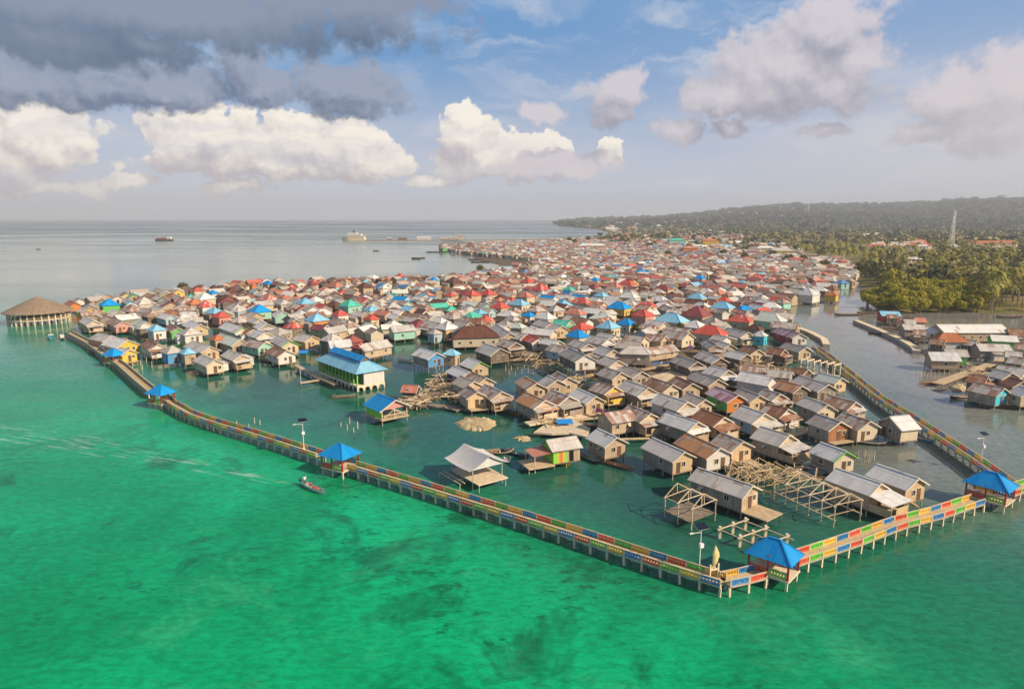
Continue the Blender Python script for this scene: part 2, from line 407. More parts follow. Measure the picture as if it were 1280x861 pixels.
def house(x, y, yaw, L, W, roof, wall, style='G', floor=1.1, wh=2.4, rise=None, gable=None, porch=0.0, deck=0.0, skirt=False, windows=None, label=None, trim='trim', storeys=1, seed=None, lod=None, base='stilt', ground=0.0):
    rnd = random.Random(seed if seed is not None else int(abs(x*131+y*17)))
    d = math.hypot(x, y)
    if lod is None: lod = 0 if d < 195 else (1 if d < 330 else 2)
    if rise is None: rise = W*(0.27 if style == 'G' else 0.33)
    gable = gable or wall
    if label is None and lod < 2 and porch == 0 and style == 'G' and rnd.random() < 0.35: porch = rnd.uniform(1.2, 2.2)
    if label is None and lod < 2 and deck == 0 and porch == 0 and rnd.random() < 0.3: deck = rnd.uniform(1.0, 2.2)
    root = thing('stilt_house' if style == 'G' else 'hip_roof_house', (x, y, ground), yaw, label, 'house', 'gable roofed houses of the village' if style == 'G' else 'hip roofed houses of the village')
    root.rotation_euler = (rnd.gauss(0, 0.012), rnd.gauss(0, 0.012), yaw)
    HOUSES.append(dict(o=root, x=x, y=y, roof=roof, wall=gable, style=style, label=label, lod=lod))
    z0, z1 = floor, floor+wh
    b = wall_shell(L, W, z0, z1, rise, wall, gable, style)
    if lod >= 1:
        nx = max(2, int(L/3.0)+1)
        for i in range(nx):
            px = -L/2+0.15+(L-0.3)*i/(nx-1)
            for sy in (-1, 1): b.beam((px, sy*(W/2-0.15), -0.4), (px, sy*(W/2-0.15), z0), 0.2, base)
    b.obj('wall', root)
    rb = roof_shell(L, W, z1, rise, roof, style)
    if lod >= 1 and label is None and rnd.random() < 0.6: annex(root, L, W, z0, z1, rnd)
    if lod == 2: rb.obj('roof', root); return root
    rf = rb.obj('roof', root)
    hx, hy = L/2, W/2
    # near end: door, window, porch
    if deck > 0:
        k = MB(); k.slab([(hx+0.05, -hy, z0), (hx+deck, -hy, z0), (hx+deck, hy, z0), (hx+0.05, hy, z0)], 0.14, 'deck')
        k.beam((hx+0.1, -hy+0.1, z0-0.2), (hx+deck-0.1, -hy+0.1, z0-0.2), 0.12, 'timber_old'); k.beam((hx+0.1, hy-0.1, z0-0.2), (hx+deck-0.1, hy-0.1, z0-0.2), 0.12, 'timber_old')
        k.obj('deck', root)
        for sy in (-1, 1): put('stilt', stilt_mesh(z0+0.4, base), root, (hx+deck-0.2, sy*(hy-0.2), z0-0.14))
    if porch > 0:
        k = MB(); zp = z1-0.15; k.slab([(hx+0.02, -hy-0.4, zp+0.02), (hx+porch, -hy-0.4, zp-0.55), (hx+porch, hy+0.4, zp-0.55), (hx+0.02, hy+0.4, zp+0.02)], 0.06, 'R_'+roof)
        k.obj('porch_roof', root)
        k = MB()
        for sy in (-1, 1): k.beam((hx+porch-0.25, sy*(hy-0.05), z0), (hx+porch-0.25, sy*(hy-0.05), zp-0.58), 0.12, 'timber')
        k.box((hx+porch/2, -hy+0.03, z0+0.5), (porch-0.3, 0.06, 1.0), 'W_'+gable)
        k.box((hx+porch-0.22, 0.25*hy, z0+0.55), (0.06, hy*1.3, 1.1), 'W_'+gable)
        k.obj('porch_wall', root)
        if deck <= 0:
            k = MB(); k.slab([(hx+0.05, -hy, z0), (hx+porch, -hy, z0), (hx+porch, hy, z0), (hx+0.05, hy, z0)], 0.14, 'deck'); k.obj('deck', root)
            for sy in (-1, 1): put('stilt', stilt_mesh(z0+0.4, base), root, (hx+porch-0.2, sy*(hy-0.2), z0-0.14))
    side = R(90)   # mesh front is -Y; for the +X face turn by +90
    dy = rnd.choice((-0.22, 0.0, 0.2))*W
    add_door(root, (hx, dy, z0+0.95), side)
    if W > 3.8: add_window(root, (hx, dy+(0.26*W if dy <= 0 else -0.28*W), z0+1.35), side, 0.7, 0.8)
    nw = windows if windows is not None else max(1, int(L/4.2))
    for i in range(nw):
        px = -hx+L*(i+0.5+rnd.uniform(-0.15, 0.15))/nw
        add_window(root, (px, -hy, z0+1.35), 0.0, 0.75, 0.8, shutter=(lod == 0 and rnd.random() < 0.5))
    if style == 'G':
        ox, oy = 0.4, 0.5; sl = rise/(W/2); ze = z1-sl*oy; zr = z1+rise
        k = MB()
        for sy in (-1, 1): k.beam((hx+ox+0.02, sy*(hy+oy), ze), (hx+ox+0.02, 0, zr), 0.05, trim, 0.2)
        k.obj('bargeboard', root)
    if lod == 0:
        nx = max(2, int(round(L/2.2))+1); ny = 2 if W < 4.6 else 3
        for i in range(nx):
            for j in range(ny):
                if 0 < i < nx-1 and 0 < j < ny-1: continue
                px = -hx+0.15+(L-0.3)*i/(nx-1); py = -hy+0.15+(W-0.3)*j/(ny-1)
                put('stilt', stilt_mesh(z0+0.4, base if rnd.random() < 0.6 else 'stilt_pale'), root, (px, py, z0-0.18)).rotation_euler = (rnd.gauss(0, 0.045), rnd.gauss(0, 0.045), 0)
    return root

EAVE_H = 3.3
def Gh(x1, y1, x2, y2, W, roof, wall, **kw):
    """gable house from where the two ends of its ridge stand above the water (far end, near end)"""
    floor = kw.get('floor', 1.1); wh = kw.get('wh', 2.4); rise = kw.get('rise') or W*0.27; kw['rise'] = rise
    z = floor+wh+rise; a = G(x1, y1, z); b = G(x2, y2, z); d = b-a
    c = (a+b)/2; L = max(3.2, d.length-0.8)
    if d.length < 2: L = 6
    return house(c.x, c.y, math.atan2(d.y, d.x), L, W, roof, wall, 'G', **kw)
HY = R(-42); HIPS = []
def Hh(cx, cy, wpx, roof, wall, yaw=None, ratio=1.0, **kw):
    """hip house from its apex and its eave width"""
    kw.setdefault('wh', 3.2); p = G(cx, cy, 1.1+kw['wh']+2.0); d = p.y*math.cos(PITCH)+(CAMH-5.4)*math.sin(PITCH)
    yaw = HY+random.uniform(-0.12, 0.12) if yaw is None else yaw
    wm = wpx/FPX*d; k = abs(math.cos(yaw))*ratio+abs(math.sin(yaw))
    W = max(3.0, wm/k-1.0); L = max(W, (W+1)*ratio-1); HIPS.append((p.x, p.y, W)); kw['rise'] = W*0.37
    return house(p.x, p.y, yaw, L+0.6, W, roof, wall, 'H', **kw)
# ------------------------------------------------------------------ the village, house by house (ridge ends or apex, as they stand)
P = dict(floor=1.1)
front = [
 # front rows over the lagoon; grey plank sides by tan gables carry painted shade
 Gh(815,547,856.3,564.5,4.2,'zinc','greyplank',gable='fresh',label='grey zinc house on pale stilts across open water from the white canopy shelter',windows=1,base='stilt_pale'),
 Gh(858,541,901,560,4.8,'orange','greyplank',gable='white',label='house with orange rusted roof, pale mint gable and white end wall',base='stilt_pale',windows=1),
 Gh(833,514.5,873,527.5,4.6,'zinclight','greyplank',gable='tan',label='pale blue grey roofed house directly behind the orange rusted roof',porch=1.2),
 Gh(875,511,905,520.5,4.8,'rust','tan',gable='cream',porch=2.2,label='rusty brown roofed house with cream porch behind the pale blue grey roof'),
 Gh(902.5,540.5,930,551.5,4.4,'zincdark','greyplank',gable='fresh',deck=2.0,label='dark grey roofed house with yellow plank end and front deck, beside the orange rusted roof'),
 Gh(872.5,584,942,607.5,4.0,'zinc','greyplank',gable='tan',deck=4.0,windows=2,label='long grey house with wide pale deck, directly behind the bare truss frame over the lagoon'),
 Gh(950,533,987,543.5,5.2,'zinc','tan',gable='tan',porch=3.0,deck=3.4,label='wide grey veranda house with plank terrace along its side, behind the timber trusses'),
 Gh(1026,552.5,1059,565,4.4,'zinclight','greyplank',gable='cream',trim='panel_green',label='pale grey house with green bargeboard and a red mark on its cream gable'),
 Gh(1044,585,1101,604,4.4,'zinclight','tan',gable='fresh',porch=3.6,label='long pale grey house with low porch roof, beside the bare trusses near the bridge'),
 Gh(1096,580,1149,598.5,4.4,'zinclight','tan',gable='fresh',windows=0,label='new yellow plank house with pale grey roof, the closest to the angled boardwalk'),
 Gh(1022,517,1052,527.5,4.8,'zincdark','greyplank',gable='rustwood',deck=1.5,label='dark grey roofed house with rusty brown gable'),
 Gh(1054,515,1088,526,5.0,'zincdark','tan',gable='cream',label='dark grey roofed house with blank cream gable beside the rusty brown gable'),
 Gh(1136,518.5,1111,521.5,5.2,'zinclight','cream',gable='greyplank',rise=1.6,label='pale grey roofed house turned sideways, grey plank gable, next to the channel boardwalk'),
 Gh(894,482.5,923,494,4.8,'pinkstripe','green',gable='orange',label='house with maroon and pink striped roof, orange gable, green side'),
 Gh(927,507,956,516.5,5.6,'zinc','paleblue',gable='cream',porch=2.4,label='wide grey roofed house with pale blue side wall and cream porch'),
 Gh(960,504,986,511,4.4,'rust','tan',gable='white',label='rusty roofed house with white and blue front and orange door',porch=1.6),
 Gh(825,491,860,502.5,5.0,'zinc','white',gable='tan',porch=2.6,label='long grey house with whitewashed side wall and porch roof'),
 Gh(859,491,881,499,4.4,'zincdark','tan',label='small dark grey house with tan gable behind the whitewashed long house'),
 Gh(786,506,814,517,4.6,'rustmix','greyplank',gable='fresh',porch=2.0,label=None),
 Gh(754,517,787,511.5,4.6,'rustmix','tan',label='house with white and rust patched roof turned broadside to the lagoon',windows=2,base='stilt_pale'),
 Gh(683,550.5,721,545.5,4.2,'zinc','lime',gable='tan',windows=0,label='grey roofed house with lime, orange and yellow striped front wall'),
 Gh(746,535.5,771,546.5,4.4,'zinclight','greyplank',gable='tan',label='pale grey house with tan shuttered gable beside the striped front house',windows=2),
 # second rows; grey sides next to tan gables again hold shade in colour
 Gh(925,485,950,494,4.4,'zincdark','tan',gable='fresh'), Gh(955,486,976,492.5,4.2,'rustmix','tan'),
 Gh(975,475,1003,482.5,4.6,'orange','darkplank'), Gh(1000,469,1036,480.5,5.0,'zinc','greyplank'),
 Gh(1026,466,1053,472.5,4.0,'mint','fresh'), Gh(1007,496,1035,506,4.4,'zinc','greyplank',gable='cream'),
 Gh(1036,494,1070,502.5,4.6,'rustmix','greyplank',gable='tan'),
 Gh(847,444,872,452,4.8,'zincdark','darkplank'), Gh(877,439,901,447,4.8,'zinc','darkplank'),
 Gh(888,457,911,463,4.8,'zinclight','greyplank'), Gh(869,464,898,474,4.8,'zincdark','darkplank',gable='tan'),
 Gh(845,470,866,479,4.4,'rust','tan'), Gh(814,472,841,480.5,4.6,'rust','tan',gable='cream'),
 Gh(930,432,948,437,4.4,'rust','greyplank',gable='tan'), Gh(912,438,934,443,4.4,'zinclight','darkplank'),
 Gh(899,426,913,430.5,4.0,'zinc','tan'), Gh(885,424,896,431,4.4,'zincdark','tan'),
 Gh(960,434,981,437,4.4,'rust','darkplank',porch=2.0), Gh(982,428,1008,434,4.6,'zincdark','tan'),
 Gh(975,409,1001,417,5.0,'pinkstripe','red',gable='white'), Gh(994,459,1009,462,3.6,'rust','darkplank',wh=1.7),
 Gh(910,409,936,416,5.4,'zinc','greyplank',gable='cream'),
 Gh(783,475,811,484.5,5.4,'zinc','greyplank',gable='tan'), Gh(756,459,777,465.5,4.8,'zincdark','greyplank',gable='tan'),
 Gh(780,457,802,464,4.8,'zincdark','greyplank'), Gh(756,445,773,450.5,5.0,'zinc','tan'),
 Gh(751,432,767,437.5,5.4,'zinc','tan'), Gh(746,477,768,483.5,5.0,'rustmix','greyplank',gable='yellow',porch=1.4,label='rust and grey roofed house with bright yellow front'),
 Gh(721,485.5,745,495.5,4.4,'zinclight','tan'), Gh(689,487,712,495.5,5.0,'zincdark','greyplank',porch=2.2),
 Gh(711,434,733,444,5.6,'zincdark','darkplank',gable='white',floor=3.0,label='tall two storey house, dark roof, white upper gable above a yellow lower front'),
 Gh(689,430,710,434,4.8,'zincdark','paleblue'), Gh(718,424,736,430,4.6,'zinc','greyplank'),
 Gh(696,464,711,472,5.0,'zincdark','tan'), Gh(685,469,697,475,4.6,'zinc','tan'),
 Gh(655,470,671,479,4.4,'orange','tan'), Gh(657.5,490,682,500.5,4.8,'orange','greyplank',gable='cream'),
 Gh(607,480,628,489.5,4.8,'rustmix','darkplank',gable='tan'), Gh(585,482,597,490.5,4.2,'rustmix','tan',gable='fresh'),
 Gh(574,470,592,476.5,4.4,'zincdark','tan'), Gh(590,465,608,472.5,4.4,'rustmix','tan'),
 Gh(567,457,587,465,4.2,'zinclight','purple',gable='tan',label='pale roofed house with purple side wall'),
 Gh(585,447,601,452.5,5.0,'zinclight','darkplank',gable='rust' if False else 'tan',trim='panel_green',label='pale grey roofed house with bright green bargeboards'),
 Gh(525,435,546,441,5.0,'zinclight','greyplank',gable='blue',label='grey roofed house on tall stilts with blue front and white windows',floor=1.8),
 Gh(606,429,626,435.5,6.0,'zinc','darkplank'), Gh(629,423.5,645,428,5.0,'rustmix','darkplank'),
 Gh(620,405,638,416,6.0,'zinc','tan'), Gh(658,409,693,412,5.2,'zinclight','cream',wh=3.2),
 Gh(660,417,675,423,5.0,'red','darkplank',gable='white',label='red gable house with white front beside the stilted timber yard'),
 Gh(505,481,522,482,2.6,'redfaded','darkplank',wh=1.4,rise=1.0,label='tiny pinkish roofed hut on thin posts beside the bamboo litter'),
 Gh(410,426,438,424,6.0,'zinclight','white'), Gh(448,430.5,484,425,5.6,'zinc','tan',gable='fresh'),
 Gh(347,419,363,426,5.0,'zinc','cream',trim='panel_green'), Gh(310,424,332,428,4.8,'rustmix','mint',label='mint green house with rust and grey roof standing at the lagoon edge'),
 Gh(343,432,359,438,5.0,'rust','white',label='white house with half rusted roof at the lagoon edge'),
 Gh(375,417,391,420,5.2,'zinc','fresh'), Gh(286,437,303,443.5,4.4,'zinc','tan'), Gh(252,443,269,450,4.4,'zinc','cream'),
 Gh(240,426,263,433,5.0,'zinc','tan'), Gh(275,417,301,424,5.4,'mint','tan'), Gh(283,403,304,409,5.4,'zinclight','cream',trim='panel_green'),
 Gh(140,421,160,425,6.4,'zinclight','cream',gable='yellow',label='pale roofed house with yellow gable behind the western gazebo'),
 Gh(150,434,162,437,4.0,'zinclight','yellow'), Gh(122,416,140,420,5.0,'zinc','pink'), Gh(108,396,118,401,4.6,'zinc','tan'), Gh(142,397,154,402,5.0,'rustmix','pink'),
 Gh(213,405,222,410,4.0,'rust','green',label='small house with brown and blue roof and green gable'), Gh(237,400,250,406,5.2,'zinclight','fresh'),
 Gh(186,424,198,431,4.6,'rust','white'), Gh(228,390,245,390,4.6,'zinclight','white'), Gh(168,365,193,366,6.0,'white','cream'),
 Gh(202,391,215,394,4.6,'zinclight','paleblue'), Gh(158,372,164,376,4.0,'zinc','turquoise'), Gh(124,365,133,368,5.0,'zinclight','tan'),
 Gh(193,380,205,386,4.8,'zinc','tan'), Gh(87,375,94,379,4.0,'tile','orange',label='small orange gable hut just behind the round thatched pavilion'), Gh(96,372,100,374,3.6,'zincdark','white'),
 # hip roofs
 Hh(214,430,32,'zinc','blue',label='blue walled hip roof house standing in the lagoon near the western boardwalk'), Hh(234,431,13,'lightblue','tan'), Hh(195,404,26,'lightblue','white'),
 Hh(136,374.5,30,'blue','green',label='bright blue hip roof on green walls, near the round thatched pavilion'), Hh(180,373,32,'zinc','cream'), Hh(178,402,22,'zinc','darkplank'),
 Hh(324,382,33,'blue','mint',label='steep bright blue hip roof on mint walls in the western quarter'), Hh(335,368.5,33,'redfaded','cream',ratio=1.3), Hh(381,372.5,27,'lightblue','tan'),
 Hh(437,375.5,30,'teal','mint',label='teal green hip roof in the western quarter'), Hh(464,381,24,'lightblue','cream'), Hh(425,386,24,'red','white'), Hh(464,391,22,'red','tan'),
 Hh(366,401,27,'red','darkplank'), Hh(396,392.5,34,'lightblue','orange'), Hh(440,417,31,'maroon','darkplank'), Hh(450,424,20,'red','darkplank'), Hh(415,416,32,'zinc','darkplank'),
 Hh(271,415,18,'tile','tan'), Hh(257,376,27,'red','white'), Hh(275,388.5,24,'red','pink'), Hh(246,358,18,'red','cream'), Hh(266,361,16,'blue','white'), Hh(256,367,30,'white','cream'),
 Hh(243,373,25,'tile','tan'), Hh(335,350,19,'blue','fresh',ratio=1.6), Hh(316,351.5,12,'tile','orange'), Hh(500,342,18,'red','white'), Hh(542,346,16,'blue','cream'), Hh(419,353,28,'redfaded','mint',ratio=1.4),
 Hh(390,351,16,'maroon','tan'), Hh(567,348,26,'brown','darkplank'), Hh(455,354,24,'brown','tan'), Hh(480,355,18,'zinclight','white'),
 Hh(559,402,34,'zinclight','fresh'), Hh(722,411.5,33,'blue','cream',label='bright blue hip roof between the two storey house and the twin blue roofs'), Hh(774,378,34,'blue','yellow',ratio=1.3,label='wide bright blue hip roof on yellow walls in the middle of town'),
 Hh(761,401,33,'lightblue','cream'), Hh(784,397,27,'blue','cream'), Hh(661,387.5,20,'blue','white'), Hh(649,374,30,'lightblue','cream',ratio=1.3), Hh(752,364,21,'lightblue','mint'),
 Hh(711,357,18,'teal','white'), Hh(787,365.5,28,'white','cream',ratio=1.3), Hh(675,357,33,'red','tan'), Hh(657,365,26,'redfaded','cream'), Hh(625,377.5,28,'red','cream'),
 Hh(719,385,31,'redfaded','paleblue',ratio=1.3), Hh(727,372,30,'red','tan',ratio=1.3), Hh(804,387,31,'red','pink'), Hh(808,376,28,'red','cream',ratio=1.4), Hh(767,353,25,'redfaded','tan',ratio=1.4),
 Hh(784,350.5,25,'red','cream',ratio=1.4), Hh(829,356,26,'maroon','tan',ratio=1.3), Hh(660,348,22,'red','cream'), Hh(610,362,26,'red','tan'), Hh(590,363,26,'red','tan'), Hh(583,371,24,'redfaded','cream'), Hh(563,364,17,'red','tan'),
 Hh(801,336,18,'blue','white'), Hh(744,346,16,'blue','tan'), Hh(875,343.5,18,'blue','tan'), Hh(872,366.5,26,'lightblue','cream'), Hh(904,377.5,32,'lightblue','cream',ratio=1.2),
 Hh(840,393.5,46,'lightblue','cream',ratio=1.4,label='broad light blue hip roof beside the dark red hip roof'), Hh(871,386.5,44,'maroon','tan',label='broad dark red hip roof between two light blue roofs'),
 Hh(888,408,47,'red','cream',ratio=1.35,wh=3.4,label='large red hip roofed building with tall cream walls and many windows'), Hh(926,393,36,'red','tan',ratio=1.3), Hh(905,370.5,23,'red','darkplank'),
 Hh(962,392.5,46,'mint','mint',ratio=1.4,label='broad pale hip roof on mint walls by the channel'), Hh(1010,362,33,'zinclight','white',wh=4.0,label='white two level hall with pale hip roof standing out in the channel'),
 Hh(1040,363,20,'tile','yellow'), Hh(951,411,22,'zinclight','turquoise'), Hh(945,344,22,'red','cream'), Hh(965,334,20,'redfaded','cream'), Hh(682,390,31,'white','cream',ratio=1.2),
 Hh(564,432.5,20,'lightblue','tan',yaw=R(-20)), Hh(556,355,10,'rust','tan'), Hh(484,346.5,14,'rust','tan'), Hh(543,408,16,'zincdark','paleblue'),
]
tmp = Hh(594,411,62,'brown','cream',yaw=R(8),ratio=1.7,wh=3.2,label='large dark brown hip roofed villa with cream walls and wide windows',windows=4)
# long hip roofed veranda hall with a lower wing
Hh(795,431,42,'zinc','greyplank',yaw=R(-14),ratio=1.6,label='long grey hip roofed hall on stilts behind the sandy pad')
Gh(801,436,842,431,5.0,'rustmix','tan',wh=1.9,floor=1.0,label='low rust and white roofed wing of stalls beside the long grey hall')
# right shore
for a in [(1099,389,1124,389.5,5.5,'lightblue','red'),(1142,397,1156,397.3,4.5,'redfaded','tan'),(1127,405.5,1155,406,5.0,'zinc','greyplank'),(1158,409,1172,410,5.0,'white','white'),
          (1237,418.5,1271,420,5.0,'white','green'),(1219,429.5,1261,430.5,5.5,'zinc','greyplank'),(1180,436,1209,437.5,5.0,'zinc','green'),(1160,439.5,1198,441,6.0,'zinclight','tan'),
          (1245,461,1266,466,5.0,'zinc','tan'),(1217,477.5,1256,485,5.0,'rustmix','greyplank'),(1212,468,1233,471,4.6,'rust','darkplank'),(1247,456,1283,461,5.2,'zinc','fresh'),
          (1275,482,1292,487,5.0,'zinclight','tan'),(1263,445,1284,448,4.8,'zincdark','darkplank'),(1257,438.5,1276,440,4.4,'zinc','tan'),(1258,411,1283,412,6.0,'rust','darkplank'),(1130,399,1143,399.5,4.4,'zinc','tan'),(1142,412,1157,413,4.2,'rustmix','tan'),(1262,471,1280,476,4.6,'rust','tan'),(1206,424,1221,426,4.4,'zincdark','darkplank'),(1270,428,1290,430,5.0,'rustmix','tan'),(1168,424,1178,425,4.0,'rust','darkplank'),(1110,393,1121,393.5,4.0,'rust','tan'),(1133,397,1141,398,4.0,'rust','red')]:
    kw = {}
    if a[:2] == (1217,477.5): kw = dict(gable='turquoise', label='patched pale roofed house with turquoise end wall on the eastern shore')
    if a[:2] == (1160,439.5): kw = dict(label='pale grey house on many stilts closest to the channel on the eastern shore')
    if a[:2] == (1237,418.5): kw = dict(label='white roofed house with green walls beside the long white hall')
    if a[:2] == (1099,389): kw = dict(label='light blue roofed house with red walls at the tip of the seawall')
    Gh(*a, **kw)
Hh(1187,416.5,42,'tile','white',yaw=R(-8),ratio=1.5,label='orange tiled hip roof house with white walls on the eastern shore')
a = G(1170,405.6,6.2); b_ = G(1253,405,6.2)
house((a.x+b_.x)/2,(a.y+b_.y)/2,math.atan2(b_.y-a.y,b_.x-a.x),(b_-a).length-1,8.5,'white','tan','G',wh=3.0,rise=2.0,windows=8,label='very long white roofed hall on the eastern shore')
HAND = [(h['x'], h['y']) for h in HOUSES]

# striped boards of the lime house, blue hut, terrace etc. are parts added below
def inside(pt, poly):
    x, y = pt; c = False; n = len(poly); j = n-1
    for i in range(n):
        xi, yi = poly[i]; xj, yj = poly[j]
        if (yi > y) != (yj > y) and x < (xj-xi)*(y-yi)/(yj-yi)+xi: c = not c
        j = i
    return c
def gp(l): return [tuple(G(*p)[:2]) for p in l]
VILL = gp([(98,410),(104,398),(122,384),(150,378),(200,372),(250,367),(310,360),(400,356),(480,354),(545,352),(592,348),(622,340),(690,331),(640,325),(590,320),(552,315),(552,310),(600,306),(680,303),(730,299),(800,305),(900,317),(1000,329),(1062,343),(1072,352),(1066,360),(1040,371),(1005,376),(985,388),(972,396),(985,412),(1010,430),(1020,450),(1030,480),(1000,500),(930,498),(860,480),(790,470),(735,462),(690,445),(640,432),(560,428),(500,436),(480,432),(400,428),(350,432),(260,438),(200,430),(150,436)])
STREETS = [gp([(985,438),(1050,444),(1066,472),(1000,472)]), gp([(915,440),(985,440),(992,480),(925,480)]), gp([(560,441),(680,440),(690,480),(600,470)]), gp([(470,440),(560,432),(560,480),(470,500)]), gp([(820,455),(870,455),(872,476),(815,474)])]
random.seed(11)
auto = []
yaw0 = R(-50); ca, sa = math.cos(yaw0), math.sin(yaw0)
xs = [p[0] for p in VILL]; ys = [p[1] for p in VILL]
SX, SY = 10.0, 7.9
i0 = -260
for i in range(-200, 200):
    for j in range(-200, 260):
        u = i*SX+random.uniform(-2.6, 2.6)+(j % 3)*3.3; v = j*SY+random.uniform(-2.0, 2.0)
        x, y = u*ca-v*sa, u*sa+v*ca
        if not (min(ys) < y < max(ys)) or not inside((x, y), VILL): continue
        if any(inside((x, y), s) for s in STREETS): continue
        if random.random() < 0.10: continue
        dd = min((x-a)**2+(y-b)**2 for a, b in HAND)
        if dd < 8.0**2: continue
        blk = False
        for a, b, w_ in HIPS:
            dl = math.hypot(a, b); rx, ry = x-a, y-b; s_ = -(rx*a+ry*b)/dl; t_ = abs(rx*b-ry*a)/dl
            if 0 < s_ < 16 and t_ < w_/2+1.5: blk = True; break
        if blk and random.random() < 0.75: continue
        auto.append((math.hypot(x, y), x, y))
auto.sort()
def pick(d):
    f = min(1, max(0, (d-220)/250))
    tab = [('zinc', 24-7*f), ('zinclight', 18-4*f), ('zincdark', 10-2*f), ('rustmix', 18-4*f), ('rust', 11+7*f), ('brown', 3+4*f), ('red', 3+3*f), ('redfaded', 4+4*f), ('maroon', 2+2*f), ('blue', 1.6), ('lightblue', 3.2), ('teal', 1.2), ('white', 5), ('mint', 3)]
    t = random.uniform(0, sum(w for _, w in tab))
    for k, w in tab:
        t -= w
        if t <= 0: return k
    return 'zinc'
def pickw():
    return random.choices(['tan', 'greyplank', 'cream', 'white', 'darkplank', 'fresh', 'mint', 'pink', 'paleblue', 'yellow', 'green', 'orange'], [28, 14, 20, 16, 8, 7, 2.5, 2, 2, 1.5, 0.8, 0.6])[0]
nG = sum(1 for h in HOUSES if h['style'] == 'G'); nH = sum(1 for h in HOUSES if h['style'] == 'H')
far_h = []
for d, x, y in auto:
    hip = random.random() < 0.40 and d > 235
    k_ = random.choice((0.72, 0.85, 1, 1, 1.15))
    L = random.uniform(6.0, 9.0)*k_; W = random.uniform(4.6, 6.2)*min(k_, 1.08); roof = pick(d); yw = yaw0+random.choice((0, 0, 0, math.pi/2, math.pi))+random.uniform(-0.38, 0.38)
    if d < 240: roof = random.choice(['zinc', 'zincdark', 'rustmix', 'zinclight', 'zinc'])
    if abs(yw-yaw0) > 1: L = min(L, 7.4); W = min(W, 5.4)
    if hip and nH < 290:
        nH += 1; house(x, y, yw, L, W, roof, pickw(), 'H', wh=random.uniform(2.3, 2.9))
    elif not hip and nG < 290:
        nG += 1; house(x, y, yw, L, W, roof, pickw(), 'G', wh=random.uniform(2.3, 2.9))
    else:
        far_h.append((x, y, 0.0, yw, L, W, roof, pickw(), hip, random.uniform(2.6, 3.4)))
print('houses', len(HOUSES), 'gable', nG, 'hip', nH, 'far', len(far_h))
# ------------------------------------------------------------------ boardwalks
PAN = {}
def panel_mesh(col):
    if col not in PAN:
        b = MB(); L = 2.26; k = 'panel_'+col
        b.box((0, 0, 0.13), (L, 0.07, 0.2), k); b.box((0, 0, 0.80), (L, 0.07, 0.2), k)
        n = 6
        for i in range(n):
            x0 = -L/2+L*i/n; x1 = x0+L/n
            b.beam((x0+0.05, -0.012, 0.23), (x1-0.05, -0.012, 0.70), 0.035, k, 0.13); b.beam((x0+0.05, 0.026, 0.70), (x1-0.05, 0.026, 0.23), 0.035, k, 0.13)
        b.box((0, 0, 0.935), (L, 0.13, 0.07), 'postcream')
        for s in (-1, 1): b.box((s*(L/2+0.04), 0, 0.47), (0.12, 0.13, 1.0), 'postcream')
        PAN[col] = b.mesh('railing_panel')
    return PAN[col]
PILE = {}
def pile_mesh(h=1.7, mk='concrete_pale'):
    if (h, mk) not in PILE:
        b = MB(); b.box((0, 0, -h/2), (0.24, 0.24, h), mk); PILE[(h, mk)] = b.mesh('pile')
    return PILE[(h, mk)]
CYC = ['red', 'green', 'yellow', 'blue']
def resample(pts, step):
    tot = sum((b-a).length for a, b in zip(pts, pts[1:])); step = tot/max(1, round(tot/step))*0.99999
    out = [pts[0].copy()]; acc = 0.0
    for a, b in zip(pts, pts[1:]):
        d = (b-a).length; t = step-acc
        while t <= d: out.append(a.lerp(b, t/d)); t += step
        acc = (acc+d) % step
    return out
def boardwalk(px, label, panels=True, z=1.35, w=2.1, step=2.42, start=0, far=True, cat='boardwalk', deckmat='deck_yellow'):
    pts = [G(a, b, z) for a, b in px]; P = resample(pts, step); o = P[0]
    root = thing('boardwalk', (o.x, o.y, 0), 0, label, cat, 'boardwalk sections round the lagoon')
    T = []
    for i, p in enumerate(P):
        d = (P[min(i+1, len(P)-1)]-P[max(i-1, 0)]).normalized(); T.append(d)
    db = MB(); rb = MB()
    for i in range(len(P)-1):
        a, b = P[i]-o, P[i+1]-o; n0 = Vector((-T[i].y, T[i].x, 0))*w/2; n1 = Vector((-T[i+1].y, T[i+1].x, 0))*w/2
        a.z = b.z = z
        db.slab([a-n0, b-n1, b+n1, a+n0], 0.22, deckmat, 'concrete')
        if not panels:
            for s in (-1, 1):
                q0 = a+n0*s*0.94; q1 = b+n1*s*0.94; rb.beam(q0+Vector((0, 0, 0.62)), q1+Vector((0, 0, 0.62)), 0.16, 'concrete_pale', 0.16); rb.beam(q0+Vector((0, 0, 0.24)), q1+Vector((0, 0, 0.24)), 0.10, 'concrete', 0.5)
    db.obj('deck', root)
    if not panels: rb.obj('parapet', root)
    np_ = 0
    for i in range(len(P)):
        n0 = Vector((-T[i].y, T[i].x, 0)); yaw = math.atan2(T[i].y, T[i].x)
        for s in (-1, 1):
            q = P[i]-o+n0*s*(w/2-0.16); put('pile', pile_mesh(2.0, 'concrete_pale' if s < 0 else 'concrete'), root, (q.x, q.y, z-0.22), yaw).rotation_euler = (random.gauss(0, 0.02), random.gauss(0, 0.02), yaw)
        if panels and i < len(P)-1:
            m = (P[i]+P[i+1])/2-o; d = P[i+1]-P[i]; ya = math.atan2(d.y, d.x); n = Vector((-d.y, d.x, 0)).normalized()
            for s in (-1, 1):
                col = CYC[(i+start+(1 if s < 0 else 0)) % 4]
                q = m+n*s*(w/2-0.08); e = put('railing_panel', panel_mesh(col), root, (q.x, q.y, z), ya, (d.length/2.42, 1, 0.80)).rotation_euler = (random.gauss(0, 0.03), random.gauss(0, 0.006), ya)
    return root
